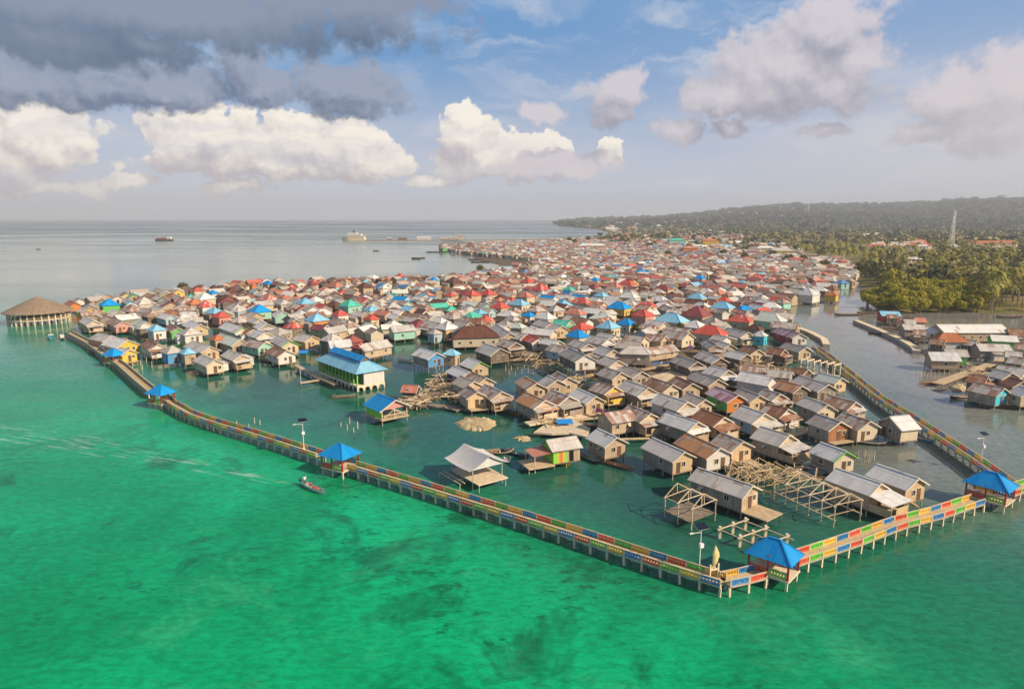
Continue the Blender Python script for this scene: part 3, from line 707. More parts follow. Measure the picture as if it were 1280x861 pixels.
boardwalk([(86,416),(112,429.5),(130,442.5),(152,457),(175,477),(192,491)], 'plain weathered boardwalk with low parapets, running past the western gazebo', panels=False, w=2.4)
boardwalk([(206,497),(215,505),(240,519),(275,531),(310,541),(352,554),(401,570)], 'curving boardwalk with coloured railing panels between the second and third gazebos', start=0)
boardwalk([(440,583),(540,613),(640,643.5),(727,671),(815,700),(904,728)], 'long straight boardwalk with coloured railings from the third gazebo to the fish statue corner', start=1)
boardwalk([(906,727),(930,722),(951,716.5)], 'short boardwalk stub with coloured panels between fish statue and corner gazebo', start=2, step=2.3)
boardwalk([(985,703),(1066,676.5),(1120,656),(1170,643),(1222,626)], 'angled boardwalk with bright panels linking the corner gazebo to the channel gazebo', start=3)
boardwalk([(1262,606),(1215,573),(1160,537),(1100,499),(1067,472),(1040,450),(1019,435)], 'boardwalk with coloured panels edging the grey channel', start=1, step=2.6)
boardwalk([(1256,617),(1270,612),(1290,606)], 'stub of boardwalk with green panels beyond the channel gazebo', start=3)

# ------------------------------------------------------------------ gazebos
def gazebo(px, py, yaw, L, W, label, roofz=3.65, colours=('red', 'green', 'yellow', 'blue')):
    c = G(px, py, roofz); z = 1.35
    root = thing('gazebo', (c.x, c.y, 0), yaw, label, 'gazebo', 'blue roofed gazebos on the boardwalk')
    hl, hw = L/2-0.5, W/2-0.45
    b = MB(); b.box((0, 0, z-0.13), (L-0.6, W-0.5, 0.22), 'concrete_pale'); b.obj('deck', root)
    for sx in (-1, 0, 1):
        for sy in (-1, 1):
            put('pile', pile_mesh(2.0), root, (sx*(hl-0.1), sy*(hw-0.1), z-0.24))
            b = MB(); b.box((0, 0, (roofz-z+0.1)/2), (0.2, 0.2, roofz-z+0.1), 'postred'); b.obj('post', root, (sx*hl, sy*hw, z-0.02), 0)
    k = 0
    for sy in (-1, 1):
        for sx in (-1, 1):
            e = put('railing_panel', panel_mesh(colours[k % 4]), root, (sx*hl/2, sy*(hw+0.02), z), 0, (hl/2.5, 1, 0.95)); k += 1
    b = MB(); b.box((0, 0, roofz-0.28), (2*hl+0.1, 2*hw+0.1, 0.16), 'postred'); b.obj('ring_beam', root)
    rb = roof_shell(L-1.2, W-1.2, roofz+0.12, 1.35, 'blue', 'H', ox=0.6, oy=0.6); rb.obj('roof', root)
    return root
YN = R(-42)
gazebo(968, 688, YN, 5.6, 4.2, 'blue roofed gazebo at the near corner of the boardwalk, beside the fish statue')
gazebo(1239, 602, R(-52), 6.0, 4.6, 'blue roofed gazebo where the boardwalk meets the grey channel')
gazebo(425, 565, R(-30), 5.6, 4.8, 'blue roofed gazebo with orange red posts midway along the boardwalk, near the passing canoe')
gazebo(201, 489, R(-25), 5.2, 4.4, 'blue roofed gazebo where coloured panels begin, between plain and curving boardwalk')
gazebo(142, 442, R(-25), 5.2, 4.4, 'smallest looking blue roofed gazebo, beside the yellow gabled house')

# ------------------------------------------------------------------ lamps, statue
def lamp(px, py, label, h=5.4, yaw=0.4):
    c = G(px, py, 1.35); root = thing('street_lamp', (c.x, c.y, 1.35), yaw, label, 'street lamp', 'solar lamps on the boardwalk')
    b = MB(); b.cyl((0, 0, 0), (0, 0, h), 0.07, 'lampwhite', 8, 0.045); b.box((0, 0, 0.2), (0.35, 0.35, 0.4), 'concrete_pale'); b.obj('pole', root)
    b = MB(); b.slab([(-0.75, -0.5, h-0.1), (0.75, -0.5, h-0.1), (0.75, 0.5, h+0.28), (-0.75, 0.5, h+0.28)], 0.05, 'solar', 'lampwhite'); b.obj('solar_panel', root)
    b = MB(); b.beam((0, 0, h-0.7), (-1.1, 0, h-0.55), 0.06, 'lampwhite'); b.box((-1.35, 0, h-0.55), (0.6, 0.22, 0.1), 'lampwhite'); b.obj('lamp_arm', root)
    b = MB(); b.box((0.02, -0.12, h*0.58), (0.5, 0.35, 0.5), 'lampwhite'); b.obj('battery_box', root)
lamp(874, 712, 'solar street lamp beside the fish statue, the tallest in view')
lamp(380, 562, 'solar street lamp beside the midway gazebo')
lamp(1226, 578, 'pale solar street lamp on the channel boardwalk', 5.0)
def statue():
    c = G(892, 722, 1.35); root = thing('fish_statue', (c.x, c.y, 1.35), R(20), 'cream yellow fish statue standing upright on two posts at the boardwalk corner', 'statue'); root.scale = (1.15, 1.15, 1.15)
    b = MB(); n = 14; m = 12; Rg = []
    for i in range(n):
        t = i/(n-1); z = 1.35+2.1*t
        r = 0.40*math.sin(math.pi*min(1, (t*0.92+0.06)))**0.9*(1-0.2*t)*(1+0.10*math.sin(t*13))+0.02
        off = 0.10*math.sin(t*3.0)
        Rg.append([Vector((off+r*math.cos(a), 0.55*r*math.sin(a), z)) for a in [2*math.pi*k/m for k in range(m)]])
    for i in range(n-1):
        for k in range(m): b.face([Rg[i][k], Rg[i][(k+1) % m], Rg[i+1][(k+1) % m], Rg[i+1][k]], 'statue')
    b.face(Rg[-1], 'statue'); b.obj('body', root)
    b = MB()
    b.slab([(-0.35, 0.05, 0.85), (0.0, 0.05, 1.15), (0.04, 0.05, 1.5), (-0.06, 0.05, 1.5)], 0.1, 'statue'); b.slab([(0.35, 0.05, 0.85), (0.06, 0.05, 1.5), (-0.04, 0.05, 1.5), (0.0, 0.05, 1.15)], 0.1, 'statue'); b.obj('tail', root)
    b = MB(); b.slab([(0.33, 0.04, 2.0), (0.62, 0.04, 2.15), (0.5, 0.04, 2.7), (0.34, 0.04, 2.6)], 0.08, 'statue'); b.obj('fin', root)
    for s in (-0.45, 0.5):
        b = MB(); b.box((s, 0, 0.75), (0.13, 0.13, 1.5), 'concrete_pale'); b.obj('post', root)
    b = MB(); b.box((0.02, 0, 0.92), (1.0, 0.14, 0.12), 'concrete_pale'); b.obj('crossbar', root)
statue()

# ------------------------------------------------------------------ round thatched pavilion
def round_pavilion():
    c = G(50, 403, 0); rad = 11.0; z = 2.2
    root = thing('round_pavilion', (c.x, c.y, 0), 0, 'large round thatched pavilion on concrete posts standing in the sea', 'pavilion')
    N = 40; an = [2*math.pi*i/N for i in range(N)]
    b = MB()
    b.face([(rad*math.cos(a), rad*math.sin(a), z) for a in an], 'deck'); b.face([(rad*math.cos(a), rad*math.sin(a), z-0.3) for a in an][::-1], 'deck')
    for i in range(N):
        a0, a1 = an[i], an[(i+1) % N]; b.face([(rad*math.cos(a0), rad*math.sin(a0), z-0.3), (rad*math.cos(a1), rad*math.sin(a1), z-0.3), (rad*math.cos(a1), rad*math.sin(a1), z), (rad*math.cos(a0), rad*math.sin(a0), z)], 'concrete_pale')
    b.obj('deck', root)
    b = MB(); ze = 4.9; steps = 7
    pr = []
    for s in range(steps+1):
        t = s/steps; rr = (rad+1.3)*(1-t)+0.25*t; zz = ze+5.7*t**0.95
        pr.append((rr, zz))
    for s in range(steps):
        for i in range(N):
            a0, a1 = an[i], an[(i+1) % N]
            w0 = 1+0.008*math.sin(9*a0); r0, z0 = pr[s]; r1, z1 = pr[s+1]
            u0, u1 = a0*14, (a0+2*math.pi/N)*14
            b.face([(r0*math.cos(a0), r0*math.sin(a0), z0), (r0*math.cos(a1), r0*math.sin(a1), z0), (r1*math.cos(a1), r1*math.sin(a1), z1-0.05), (r1*math.cos(a0), r1*math.sin(a0), z1-0.05)], 'R_thatch', [(u0, s*2.1), (u1, s*2.1), (u1, s*2.1+2), (u0, s*2.1+2)])
    for i in range(N):
        a0, a1 = an[i], an[(i+1) % N]; r0 = rad+1.3
        b.face([(r0*math.cos(a0), r0*math.sin(a0), ze-0.3), (r0*math.cos(a1), r0*math.sin(a1), ze-0.3), (r0*math.cos(a1), r0*math.sin(a1), ze), (r0*math.cos(a0), r0*math.sin(a0), ze)], 'R_thatch')
    b.face([(0.25*math.cos(a), 0.25*math.sin(a), pr[-1][1]-0.05) for a in an], 'R_thatch')
    b.obj('roof', root)
    b = MB(); b.box((0, 0, 0), (0.4, 0.4, 5.6), 'concrete_pale'); pm = b.mesh('post')
    for i in range(28):
        a = 2*math.pi*i/28; put('post', pm, root, ((rad-0.35)*math.cos(a), (rad-0.35)*math.sin(a), 2.1), a)
    b = MB()
    for i in range(N):
        a0, a1 = an[i], an[(i+1) % N]; q = rad-0.4
        for zz in (z+0.85, z+0.45): b.beam((q*math.cos(a0), q*math.sin(a0), zz), (q*math.cos(a1), q*math.sin(a1), zz), 0.09, 'timber')
    b.obj('railing', root)
    b = MB(); r2 = rad*0.62
    for i in range(N):
        a0, a1 = an[i], an[(i+1) % N]; b.face([(r2*math.cos(a0), r2*math.sin(a0), z), (r2*math.cos(a1), r2*math.sin(a1), z), (r2*math.cos(a1), r2*math.sin(a1), ze+0.6), (r2*math.cos(a0), r2*math.sin(a0), ze+0.6)], 'W_darkplank')
    b.obj('inner_wall', root)
round_pavilion()

# ------------------------------------------------------------------ blue roofed hall on arches
def blue_hall():
    z1 = 5.0; p = [G(394, 447.5, z1), G(444, 465.5, z1), G(484, 460, z1)]
    dx = (p[1]-p[0]); L = dx.length-0.8; yaw = math.atan2(dx.y, dx.x); W = (p[2]-p[1]).length-0.8
    c = (p[0]+p[2])/2; zf = 1.5
    root = thing('waterside_hall', (c.x, c.y, 0), yaw, 'long hall with light blue hipped roof, green columned side and white end wall on arches', 'hall')
    rise = W*0.30; hx, hy = L/2, W/2
    rb = roof_shell(L, W, z1, rise, 'lightblue', 'H', ox=0.7, oy=0.7)
    rb.obj('roof', root)
    b = MB(); r = (L-W)/2+1.2; zz = z1+rise+0.07
    for s in (-1, 1):
        q = [(-r-0.3, s*1.6, zz-0.32), (r+0.3, s*1.6, zz-0.32), (r+0.3, 0, zz+0.75), (-r-0.3, 0, zz+0.75)]
        b.slab(q if s < 0 else [q[1], q[0], q[3], q[2]], 0.06, 'R_blue')
    b.obj('ridge_roof', root)
    for s in (-1, 1):
        b = MB(); b.face([(s*r, -s*1.7, zz-0.5), (s*r, s*1.7, zz-0.5), (s*r, 0, zz+0.6)], 'W_darkplank'); b.obj('gablet', root)
    # floor, walls
    b = MB(); b.box((0, 0, zf-0.2), (L, W, 0.35), 'concrete_pale'); b.obj('floor_slab', root)
    b = MB(); b.box((hx-0.15, 0.9, (zf+z1)/2), (0.3, W-2.0, z1-zf), 'W_white'); b.box((0, hy-0.15, (zf+z1)/2), (L-0.6, 0.3, z1-zf), 'W_white'); b.box((-hx+0.15, 0, (zf+z1)/2), (0.3, W-0.6, z1-zf), 'W_white'); b.box((0, -hy+2.2, (zf+z1)/2), (L-0.6, 0.2, z1-zf), 'W_darkgreen'); b.obj('wall', root)
    b = MB(); b.box((0, 0, (z1-zf)/2), (0.28, 0.28, z1-zf), 'W_lime'); cm = b.mesh('column')
    n = 11
    for i in range(n+1):
        put('column', cm, root, (-hx+0.2+(L-0.4)*i/n, -hy+0.2, zf))
    b = MB(); b.box((0, -hy+0.12, zf+0.9), (L-0.5, 0.1, 0.1), 'W_green'); b.box((0, -hy+0.12, zf+0.5), (L-0.5, 0.08, 0.08), 'W_green'); b.obj('railing', root)
    # arched skirting between piers
    def arches(n, ln, at):
        b = MB(); w = ln/n
        for i in range(n):
            x0 = -ln/2+i*w; pts = []
            for s in range(9):
                t = math.pi*s/8; pts.append((x0+w/2-math.cos(t)*(w/2-0.22), zf-1.35+0.85*math.sin(t)))
            for s in range(8):
                (ax, az), (bx, bz) = pts[s], pts[s+1]; b.face([at(ax, az), at(bx, bz), at(bx, zf-0.38), at(ax, zf-0.38)], 'concrete_pale')
            b.face([at(x0, -0.5), at(x0+0.22, -0.5), at(x0+0.22, zf-0.38), at(x0, zf-0.38)], 'concrete_pale'); b.face([at(x0+w-0.22, -0.5), at(x0+w, -0.5), at(x0+w, zf-0.38), at(x0+w-0.22, zf-0.38)], 'concrete_pale')
        return b
    arches(10, L, lambda u, z: (u, -hy+0.02, z)).obj('arcade', root)
    arches(4, W, lambda u, z: (hx-0.02, u, z)).obj('arcade', root)
    b = MB(); b.box((0, 0, -0.6), (0.35, 0.35, 2.0), 'concrete'); pm = b.mesh('pier')
    for i in range(8):
        for j in range(3): put('pier', pm, root, (-hx+1+(L-2)*i/7, -hy+0.8+(W-1.6)*j/2, zf-0.8))
blue_hall()

# ------------------------------------------------------------------ small landmark structures
def posts(root, pts, z, mk='stilt_pale'):
    for x, y in pts: put('stilt', stilt_mesh(z+0.4, mk), root, (x, y, z))
def blue_pink_hut():
    z = 4.9; a = G(472.5, 492.5, z); b_ = G(494, 501, z); d = b_-a; c = (a+b_)/2; L = d.length-0.6; W = 6.2; yaw = math.atan2(d.y, d.x); z0, z1 = 1.3, 3.4
    root = thing('stilt_pavilion', (c.x, c.y, 0), yaw, 'hut with bright blue roof, salmon pink gable and green side, standing alone in the lagoon', 'hut')
    hx, hy = L/2, W/2
    roof_shell(L, W, z1, 1.6, 'blue', 'G', ox=0.5, oy=0.6).obj('roof', root)
    b = MB(); b.slab([(hx, -hy-0.2, z1-0.1), (hx, hy+0.2, z1-0.1), (hx, 0.001, z1+1.6), (hx, 0, z1+1.6)], 0.08, 'W_pink'); b.obj('gable', root)
    b = MB(); b.box((0, -hy+0.06, (z0+z1)/2), (L-0.3, 0.1, z1-z0-0.2), 'W_lime'); b.obj('side_wall', root)
    b = MB(); b.box((0, 0, z0-0.1), (L+0.6, W+0.3, 0.18), 'deck'); b.obj('deck', root)
    for sy in (-1, 0, 1):
        b = MB(); b.box((hx-0.1, sy*(hy-0.2), (z0+z1)/2), (0.14, 0.14, z1-z0), 'timber'); b.obj('post', root)
    b = MB(); b.beam((hx, -hy+0.2, z0+0.1), (hx, -0.2, z1-0.4), 0.12, 'timber'); b.beam((hx, hy-0.2, z0+0.1), (hx, 0.2, z1-0.4), 0.12, 'timber'); b.beam((hx, -hy, z0+0.8), (hx, hy, z0+0.8), 0.1, 'timber'); b.obj('brace', root)
    b = MB()
    for sy in (-1, 1): b.beam((hx+0.54, sy*(hy+0.65), z1-0.25), (hx+0.54, 0, z1+1.7), 0.06, 'trim', 0.22)
    b.obj('bargeboard', root)
    posts(root, [(x, y) for x in (-hx+0.2, -0.1, hx-0.1) for y in (-hy+0.2, hy-0.2)], z0-0.19)
blue_pink_hut()
def canopy():
    z = 5.0; a = G(585, 558, z); b_ = G(607, 569, z); d = b_-a; c = (a+b_)/2; L = d.length+1.6; W = 6.0; yaw = math.atan2(d.y, d.x)
    root = thing('open_shelter', (c.x, c.y, 0), yaw, 'open shelter with greyish white swept canopy over a bare plank platform in the lagoon', 'shelter')
    hx, hy = L/2, W/2; b = MB(); k = 6; S = 6
    f = lambda i: (-hx-0.4+(L+0.8)*i/S, 0.22*((i-S/2)/(S/2))**2)
    g = lambda j: (hy+0.8)*j/k
    prof = lambda t: 3.3+1.75*(1-t)**1.5
    for s in (-1, 1):
        for i in range(S):
            for j in range(k):
                x0, e0 = f(i); x1, e1 = f(i+1); y0, y1 = g(j)*s, g(j+1)*s
                q = [(x0, y1, prof((j+1)/k)+e0), (x1, y1, prof((j+1)/k)+e1), (x1, y0, prof(j/k)+e1), (x0, y0, prof(j/k)+e0)]
                b.slab(q if s < 0 else [q[1], q[0], q[3], q[2]], 0.05, 'cloth')
    b.obj('canopy', root)
    b = MB(); b.slab([(hx, -hy, 3.35), (hx, hy, 3.35), (hx, 0.01, 4.95), (hx, 0, 4.95)], 0.05, 'cloth'); b.obj('gable', root)
    b = MB(); b.box((0.6, 0, 1.3), (L+1.6, W-0.4, 0.16), 'timber'); b.obj('deck', root)
    for x in (-hx+0.3, hx-0.3):
        for y in (-hy+0.2, hy-0.2):
            b = MB(); b.cyl((x, y, -0.4), (x, y, 3.5), 0.09, 'stilt_pale', 6); b.obj('post', root)
    posts(root, [(hx+1.1, -hy+0.5), (hx+1.1, hy-0.5), (0, -hy+0.3)], 1.2)
    b = MB()
    for y in (-hy-0.8, -hy-1.6): b.beam((-hx-0.8, y, 1.15), (hx-1.0, y, 1.15), 0.12, 'timber')
    for i in range(5): b.beam((-hx+i*0.9, -hy-1.8, 1.05), (-hx+i*0.9, -hy+0.4, 1.05), 0.1, 'timber_old')
    b.obj('side_frame', root)
    posts(root, [(-hx-0.6, -hy-1.6), (hx-1.2, -hy-1.6)], 1.0)
canopy()
def house_frame(x1, y1, x2, y2, W, nt_, label, mk='timber', floor=True, ridge=False, seed=1):
    rnd = random.Random(seed); z = 4.6; a = G(x1, y1, z); b_ = G(x2, y2, z); d = b_-a; c = (a+b_)/2; L = d.length; yaw = math.atan2(d.y, d.x); hx, hy = L/2, W/2; z0, z1 = 1.1, 3.2
    root = thing('timber_skeleton', (c.x, c.y, 0), yaw, label, 'timber frame', 'unfinished timber house frames')
    for i in range(nt_):
        x = -hx+L*i/(nt_-1); b = MB(); lean = rnd.uniform(-0.15, 0.15)
        b.beam((x, -hy-0.3, z1-0.15), (x+lean, 0, z+0.05), 0.10, mk); b.beam((x, hy+0.3, z1-0.15), (x+lean, 0, z+0.05), 0.10, mk); b.beam((x, -hy-0.1, z1+lean), (x, hy+0.1, z1), 0.09, mk); b.beam((x, 0, z1), (x+lean, 0, z), 0.08, mk)
        b.obj('truss', root)
        for s in (-1, 1):
            b = MB(); b.cyl((x, s*hy, -0.5), (x, s*hy, z1), 0.09, 'stilt_pale' if rnd.random() < 0.5 else mk, 6); b.obj('post', root)
    b = MB()
    for s in (-1, 1): b.beam((-hx-0.2, s*hy, z1-0.12), (hx+0.2, s*hy, z1-0.12), 0.11, mk); b.beam((-hx-0.2, s*hy, z0), (hx+0.2, s*hy, z0), 0.14, mk)
    if ridge: b.beam((-hx, 0, z), (hx, 0, z), 0.11, mk)
    b.obj('wall_plate', root)
    b = MB(); n = max(3, int(L/2.0))
    if floor:
        n = int(L/0.33)
        for i in range(n): b.box((-hx+L*(i+0.5)/n, rnd.uniform(-0.1, 0.1), z0+0.1), (0.26, W+rnd.uniform(-0.3, 0.3), 0.05), 'timber_old')
        b.obj('floor_planks', root)
    else:
        for i in range(n): b.beam((-hx+L*(i+0.5)/n, -hy-0.2, z0+0.12), (-hx+L*(i+0.5)/n, hy+0.2, z0+0.12), 0.1, 'bamboo')
        b.obj('joists', root)
house_frame(847, 604, 881, 617.5, 5.0, 3, 'bare house frame with three trusses and plank floor, alone over the lagoon', seed=3)
house_frame(986, 584, 1062, 616, 5.2, 6, 'longest bare house frame with a row of pale trusses beside the long pale grey house', floor=False, seed=4)
house_frame(948, 572, 984, 588, 4.8, 4, 'darker bamboo house frame in front of the plank terrace', mk='bamboo', floor=False, seed=5)
house_frame(915, 583, 940, 590, 4.4, 3, 'small sagging bamboo frame behind the long grey house', mk='bamboo', floor=False, seed=6)
def beam_grid():
    z = 1.15; q = [G(900, 662, z), G(925, 672.5, z), G(957, 658, z), G(932, 651, z)]
    c = sum(q, Vector())/4; root = thing('pile_grid', (c.x, c.y, 0), 0, 'low grid of beams on short pale posts in the water behind the corner gazebo', 'beam grid')
    u = q[1]-q[0]; v = q[3]-q[0]; pt = lambda s, t: q[0]+u*s+v*t-Vector((c.x, c.y, 0))
    b = MB()
    for t in (0, 0.5, 1): b.beam(pt(-0.15, t), pt(2.3, t), 0.13, 'timber')
    for s in (0, 1.0, 2.0): b.beam(pt(s, -0.1)+Vector((0, 0, 0.13)), pt(s, 1.12)+Vector((0, 0, 0.13)), 0.13, 'timber')
    b.obj('beams', root)
    for s in (0, 1.0, 2.0):
        for t in (0, 0.5, 1):
            p = pt(s, t); k = MB(); k.box((0, 0, -0.75), (0.34, 0.34, 2.0), 'concrete_pale'); k.obj('post', root, (p.x, p.y, 1.4))
beam_grid()
def pergola():
    z = 4.2; a = G(1005, 449.5, z); b_ = G(1047, 456, z); d = b_-a; c = (a+b_)/2; L = d.length; yaw = math.atan2(d.y, d.x)
    root = thing('roofless_pergola', (c.x, c.y, 0), yaw, 'pale concrete post and beam frame without roof beside the channel boardwalk', 'building frame')
    for i in range(6):
        x = -L/2+L*i/5
        for s in (-1.8, 1.8):
            b = MB(); b.box((x, s, 1.9), (0.3, 0.3, 4.6), 'concrete_pale'); b.obj('column', root)
        b = MB(); b.box((x, 0, 4.34), (0.28, 4.2, 0.28), 'concrete_pale'); b.obj('beam', root)
    b = MB(); b.box((0, 0, 1.0), (L+0.6, 4.2, 0.2), 'concrete'); b.obj('floor_slab', root)
pergola()
# lime house: coloured board front; cream concrete terrace; red lean-to
def striped_front():
    h = [h for h in HOUSES if h['label'] and 'striped front' in h['label'] and 'lime' in h['label']][0]['o']
    z0, z1 = 1.1, 3.5; L = 7.4
    segs = [('lime', 0.16), ('yellow', 0.06), ('orange', 0.13), ('yellow', 0.06), ('lime', 0.09), ('tan', 0.5)]
    me = [c for c in h.children if c.name.startswith('wall')][0]
    vs = [v.co.x for v in me.data.vertices]; ys = [v.co.y for v in me.data.vertices]; hx = max(vs)-0.08; hy = max(ys)-0.08; x = -hx; tot = 2*hx
    for c, f in segs:
        b = MB(); b.box((x+f*tot/2, -hy-0.04, (z0+z1)/2), (f*tot, 0.05, z1-z0), 'W_'+c); b.obj('painted_board', h); x += f*tot
    d = MB(); d.box((hx*0.35, -hy-0.08, z0+0.95), (0.8, 0.05, 1.8), 'void'); d.obj('door', h)
    k = MB(); k.slab([(-hx-3.6, -hy-0.2, 2.85), (-hx-0.1, -hy-0.2, 3.2), (-hx-0.1, hy, 3.2), (-hx-3.6, hy, 2.85)], 0.06, 'R_redfaded'); k.obj('porch_roof', h)
    k = MB(); k.box((-hx-2.4, -0.4, 1.0), (4.8, 2*hy+0.6, 0.16), 'deck'); k.obj('deck', h)
    for xx in (-hx-3.4, -hx-4.5):
        for yy in (-hy, hy*0.8): put('stilt', stilt_mesh(1.4, 'stilt_pale'), h, (xx, yy, 0.95))
    for yy in (-hy, hy*0.9):
        b = MB(); b.cyl((-hx-3.4, yy, 1.0), (-hx-3.4, yy, 2.85), 0.07, 'timber'); b.obj('post', h)
striped_front()

def patch(name, pts, z, th, mk, label, cat, seed=0, jag=0.0, kind=None, group=None):
    """a raised slab of ground or concrete with an uneven outline"""
    rnd = random.Random(seed); q = [G(a, b, 0) for a, b in pts]; o = sum(q, Vector())/len(q); out = []
    for a, b in zip(q, q[1:]+q[:1]):
        n = 6 if jag else 1
        for i in range(n):
            p = a.lerp(b, i/n)-o
            if jag: p = p+Vector((rnd.uniform(-jag, jag), rnd.uniform(-jag, jag), 0))
            out.append(p)
    b = MB(); top = [Vector((p.x*(0.82 if jag else 1), p.y*(0.82 if jag else 1), z*(rnd.uniform(0.45, 0.8) if jag and z > 0.3 else 1))) for p in out]
    bot = [Vector((p.x, p.y, -0.25 if jag else z-th)) for p in out]
    n = len(out); mid = [Vector((t.x*0.6+(rnd.uniform(-.3, .3) if jag else 0), t.y*0.6, z+(rnd.uniform(0, 0.2) if jag else 0))) for t in top]
    for i in range(n):
        j = (i+1) % n; b.face([bot[i], bot[j], top[j], top[i]], mk)
        if jag: b.face([top[i], top[j], mid[j], mid[i]], mk)
    b.face(mid if jag else top, mk)
    ob = b.obj(name, None, (o.x, o.y, 0)); tag(ob, label, cat, group, kind)
    return ob
patch('coral_islet', [(567,529),(575,523),(590,520.5),(606,521),(620,526),(622,532),(612,538),(595,540),(578,538)], 0.45, 1.6, 'coralrock', 'bare sandy coral islet in the lagoon', 'islet', 1, 0.5)
patch('coral_islet', [(1185,485),(1194,480),(1206,481),(1210,486),(1202,490),(1190,490)], 0.6, 1.4, 'coralrock', 'small tan coral heap beside the plank jetty of the eastern shore', 'islet', 2, 0.4)
patch('coral_islet', [(640,548),(650,544.5),(662,546),(664,550),(652,553)], 0.15, 0.8, 'coralrock', 'small flat yellowish coral patch awash beside the striped front house', 'islet', 3, 0.4)
patch('concrete_terrace', [(667,547),(688,532),(716,530.5),(738,542),(733,553),(712,548),(690,549)], 1.15, 0.35, 'concrete_pale', 'cream concrete terrace behind the striped front house', 'terrace')
patch('sand_pad', [(806,473),(838,462),(868,465),(880,474),(862,486),(838,486)], 0.9, 1.4, 'sand', 'pale coral sand pad below the long grey hip roofed hall', 'sand pad', 5, 0.5)
patch('sand_pad', [(911,484),(928,475),(958,480),(968,487),(945,490)], 0.8, 1.4, 'sand', 'pale sand heap beside the blue tarpaulin', 'sand pad', 6, 0.5)
patch('concrete_terrace', [(655,533),(690,526),(735,523),(737,526),(695,531),(662,537)], 1.0, 0.3, 'concrete_pale', 'narrow plank and concrete landing behind the cream terrace', 'terrace')
patch('mud_flat', [(640,440),(700,455),(760,500),(820,515),(900,520),(980,515),(1000,490),(1010,460),(960,440),(800,425),(650,425)], 0.10, 0.6, 'mud', None, None, 7, 1.0, 'structure')
patch('mud_flat', [(110,425),(200,428),(300,430),(420,424),(500,430),(640,436),(800,430),(960,432),(985,405),(990,385),(1060,362),(1000,334),(900,318),(740,300),(600,308),(575,312),(690,331),(620,352),(480,358),(300,364),(150,378),(106,395)], 0.12, 0.6, 'mud', None, None, 8, 2.0, 'structure')

# jetties and walls
def jetty(px, w, z, label, name='jetty', mk='deck', post='stilt', step=4.0, walls=False, thick=0.2):
    pts = [G(a, b, z) for a, b in px]; P = resample(pts, step)+[pts[-1]]; o = P[0]
    root = thing(name, (o.x, o.y, 0), 0, label, name.replace('_', ' ')); b = MB()
    for i in range(len(P)-1):
        d = (P[i+1]-P[i])
        if d.length < 0.2: continue
        n = Vector((-d.y, d.x, 0)).normalized()*w/2; a, c = P[i]-o, P[i+1]-o; a.z = c.z = z
        b.slab([a-n, c-n, c+n, a+n], z+0.5 if walls else thick, mk, 'concrete' if walls else mk)
    b.obj('deck', root)
    if not walls:
        for i, p in enumerate(P[:-1]):
            d = P[i+1]-p; n = Vector((-d.y, d.x, 0)).normalized()*(w/2-0.15)
            for s in (-1, 1):
                q = p-o+n*s; put('stilt', stilt_mesh(z+0.4, post), root, (q.x, q.y, z-0.2))
    return root
jetty([(1171,479),(1262,446)], 2.6, 1.1, 'long plank jetty on the eastern shore running between two house clusters')
jetty([(1070,400),(1100,412),(1126,423),(1143,433),(1146,438)], 2.2, 1.3, 'pale concrete seawall dividing the channel from the eastern shore houses', 'seawall', 'concrete_pale', walls=True)
jetty([(992,407),(1012,414),(1030,423),(1033,430)], 2.2, 1.2, 'short cream quay wall with a bend on the village side of the channel', 'seawall', 'concrete_pale', walls=True)
jetty([(375,478),(405,473.5),(414,471)], 0.9, 0.9, 'narrow plank walkway reaching out from the blue roofed hall')
jetty([(776,548),(812,547)], 0.6, 1.0, 'single plank gangway between the tan shuttered house and the front zinc house')
jetty([(1098,627),(1122,619),(1149,615)], 0.5, 1.2, 'thin plank gangway from the new yellow plank house to the boardwalk')
jetty([(1130,622),(1147,632)], 0.5, 1.25, 'short thin plank joining the gangway to the angled boardwalk')
jetty([(700,527),(745,521),(790,523)], 1.2, 1.0, 'walkway with cluttered planks behind the cream terrace')
jetty([(968,546),(1002,541),(1035,528)], 1.6, 1.0, 'plank walkway in front of the white and blue fronted house')
jetty([(802,462),(842,454)], 1.6, 1.2, 'plank veranda along the foot of the low stall wing')
jetty([(690,475),(735,470),(752,462)], 1.4, 0.9, 'plank path passing the tall two storey house')
jetty([(598,443),(660,444),(668,437)], 3.0, 1.0, 'brown timber yard platform beside the red gable house', mk='timber_old')
jetty([(520,496),(560,488),(590,500)], 2.4, 0.9, 'rickety grey plank platform beside the tiny pinkish hut', mk='timber_old')
jetty([(510,508),(548,505),(575,512)], 2.2, 0.6, 'low broken plank platform littered with bamboo', mk='timber_old')
jetty([(370,456),(392,468),(420,480)], 1.4, 1.2, 'plank access running along the side of the blue roofed hall')

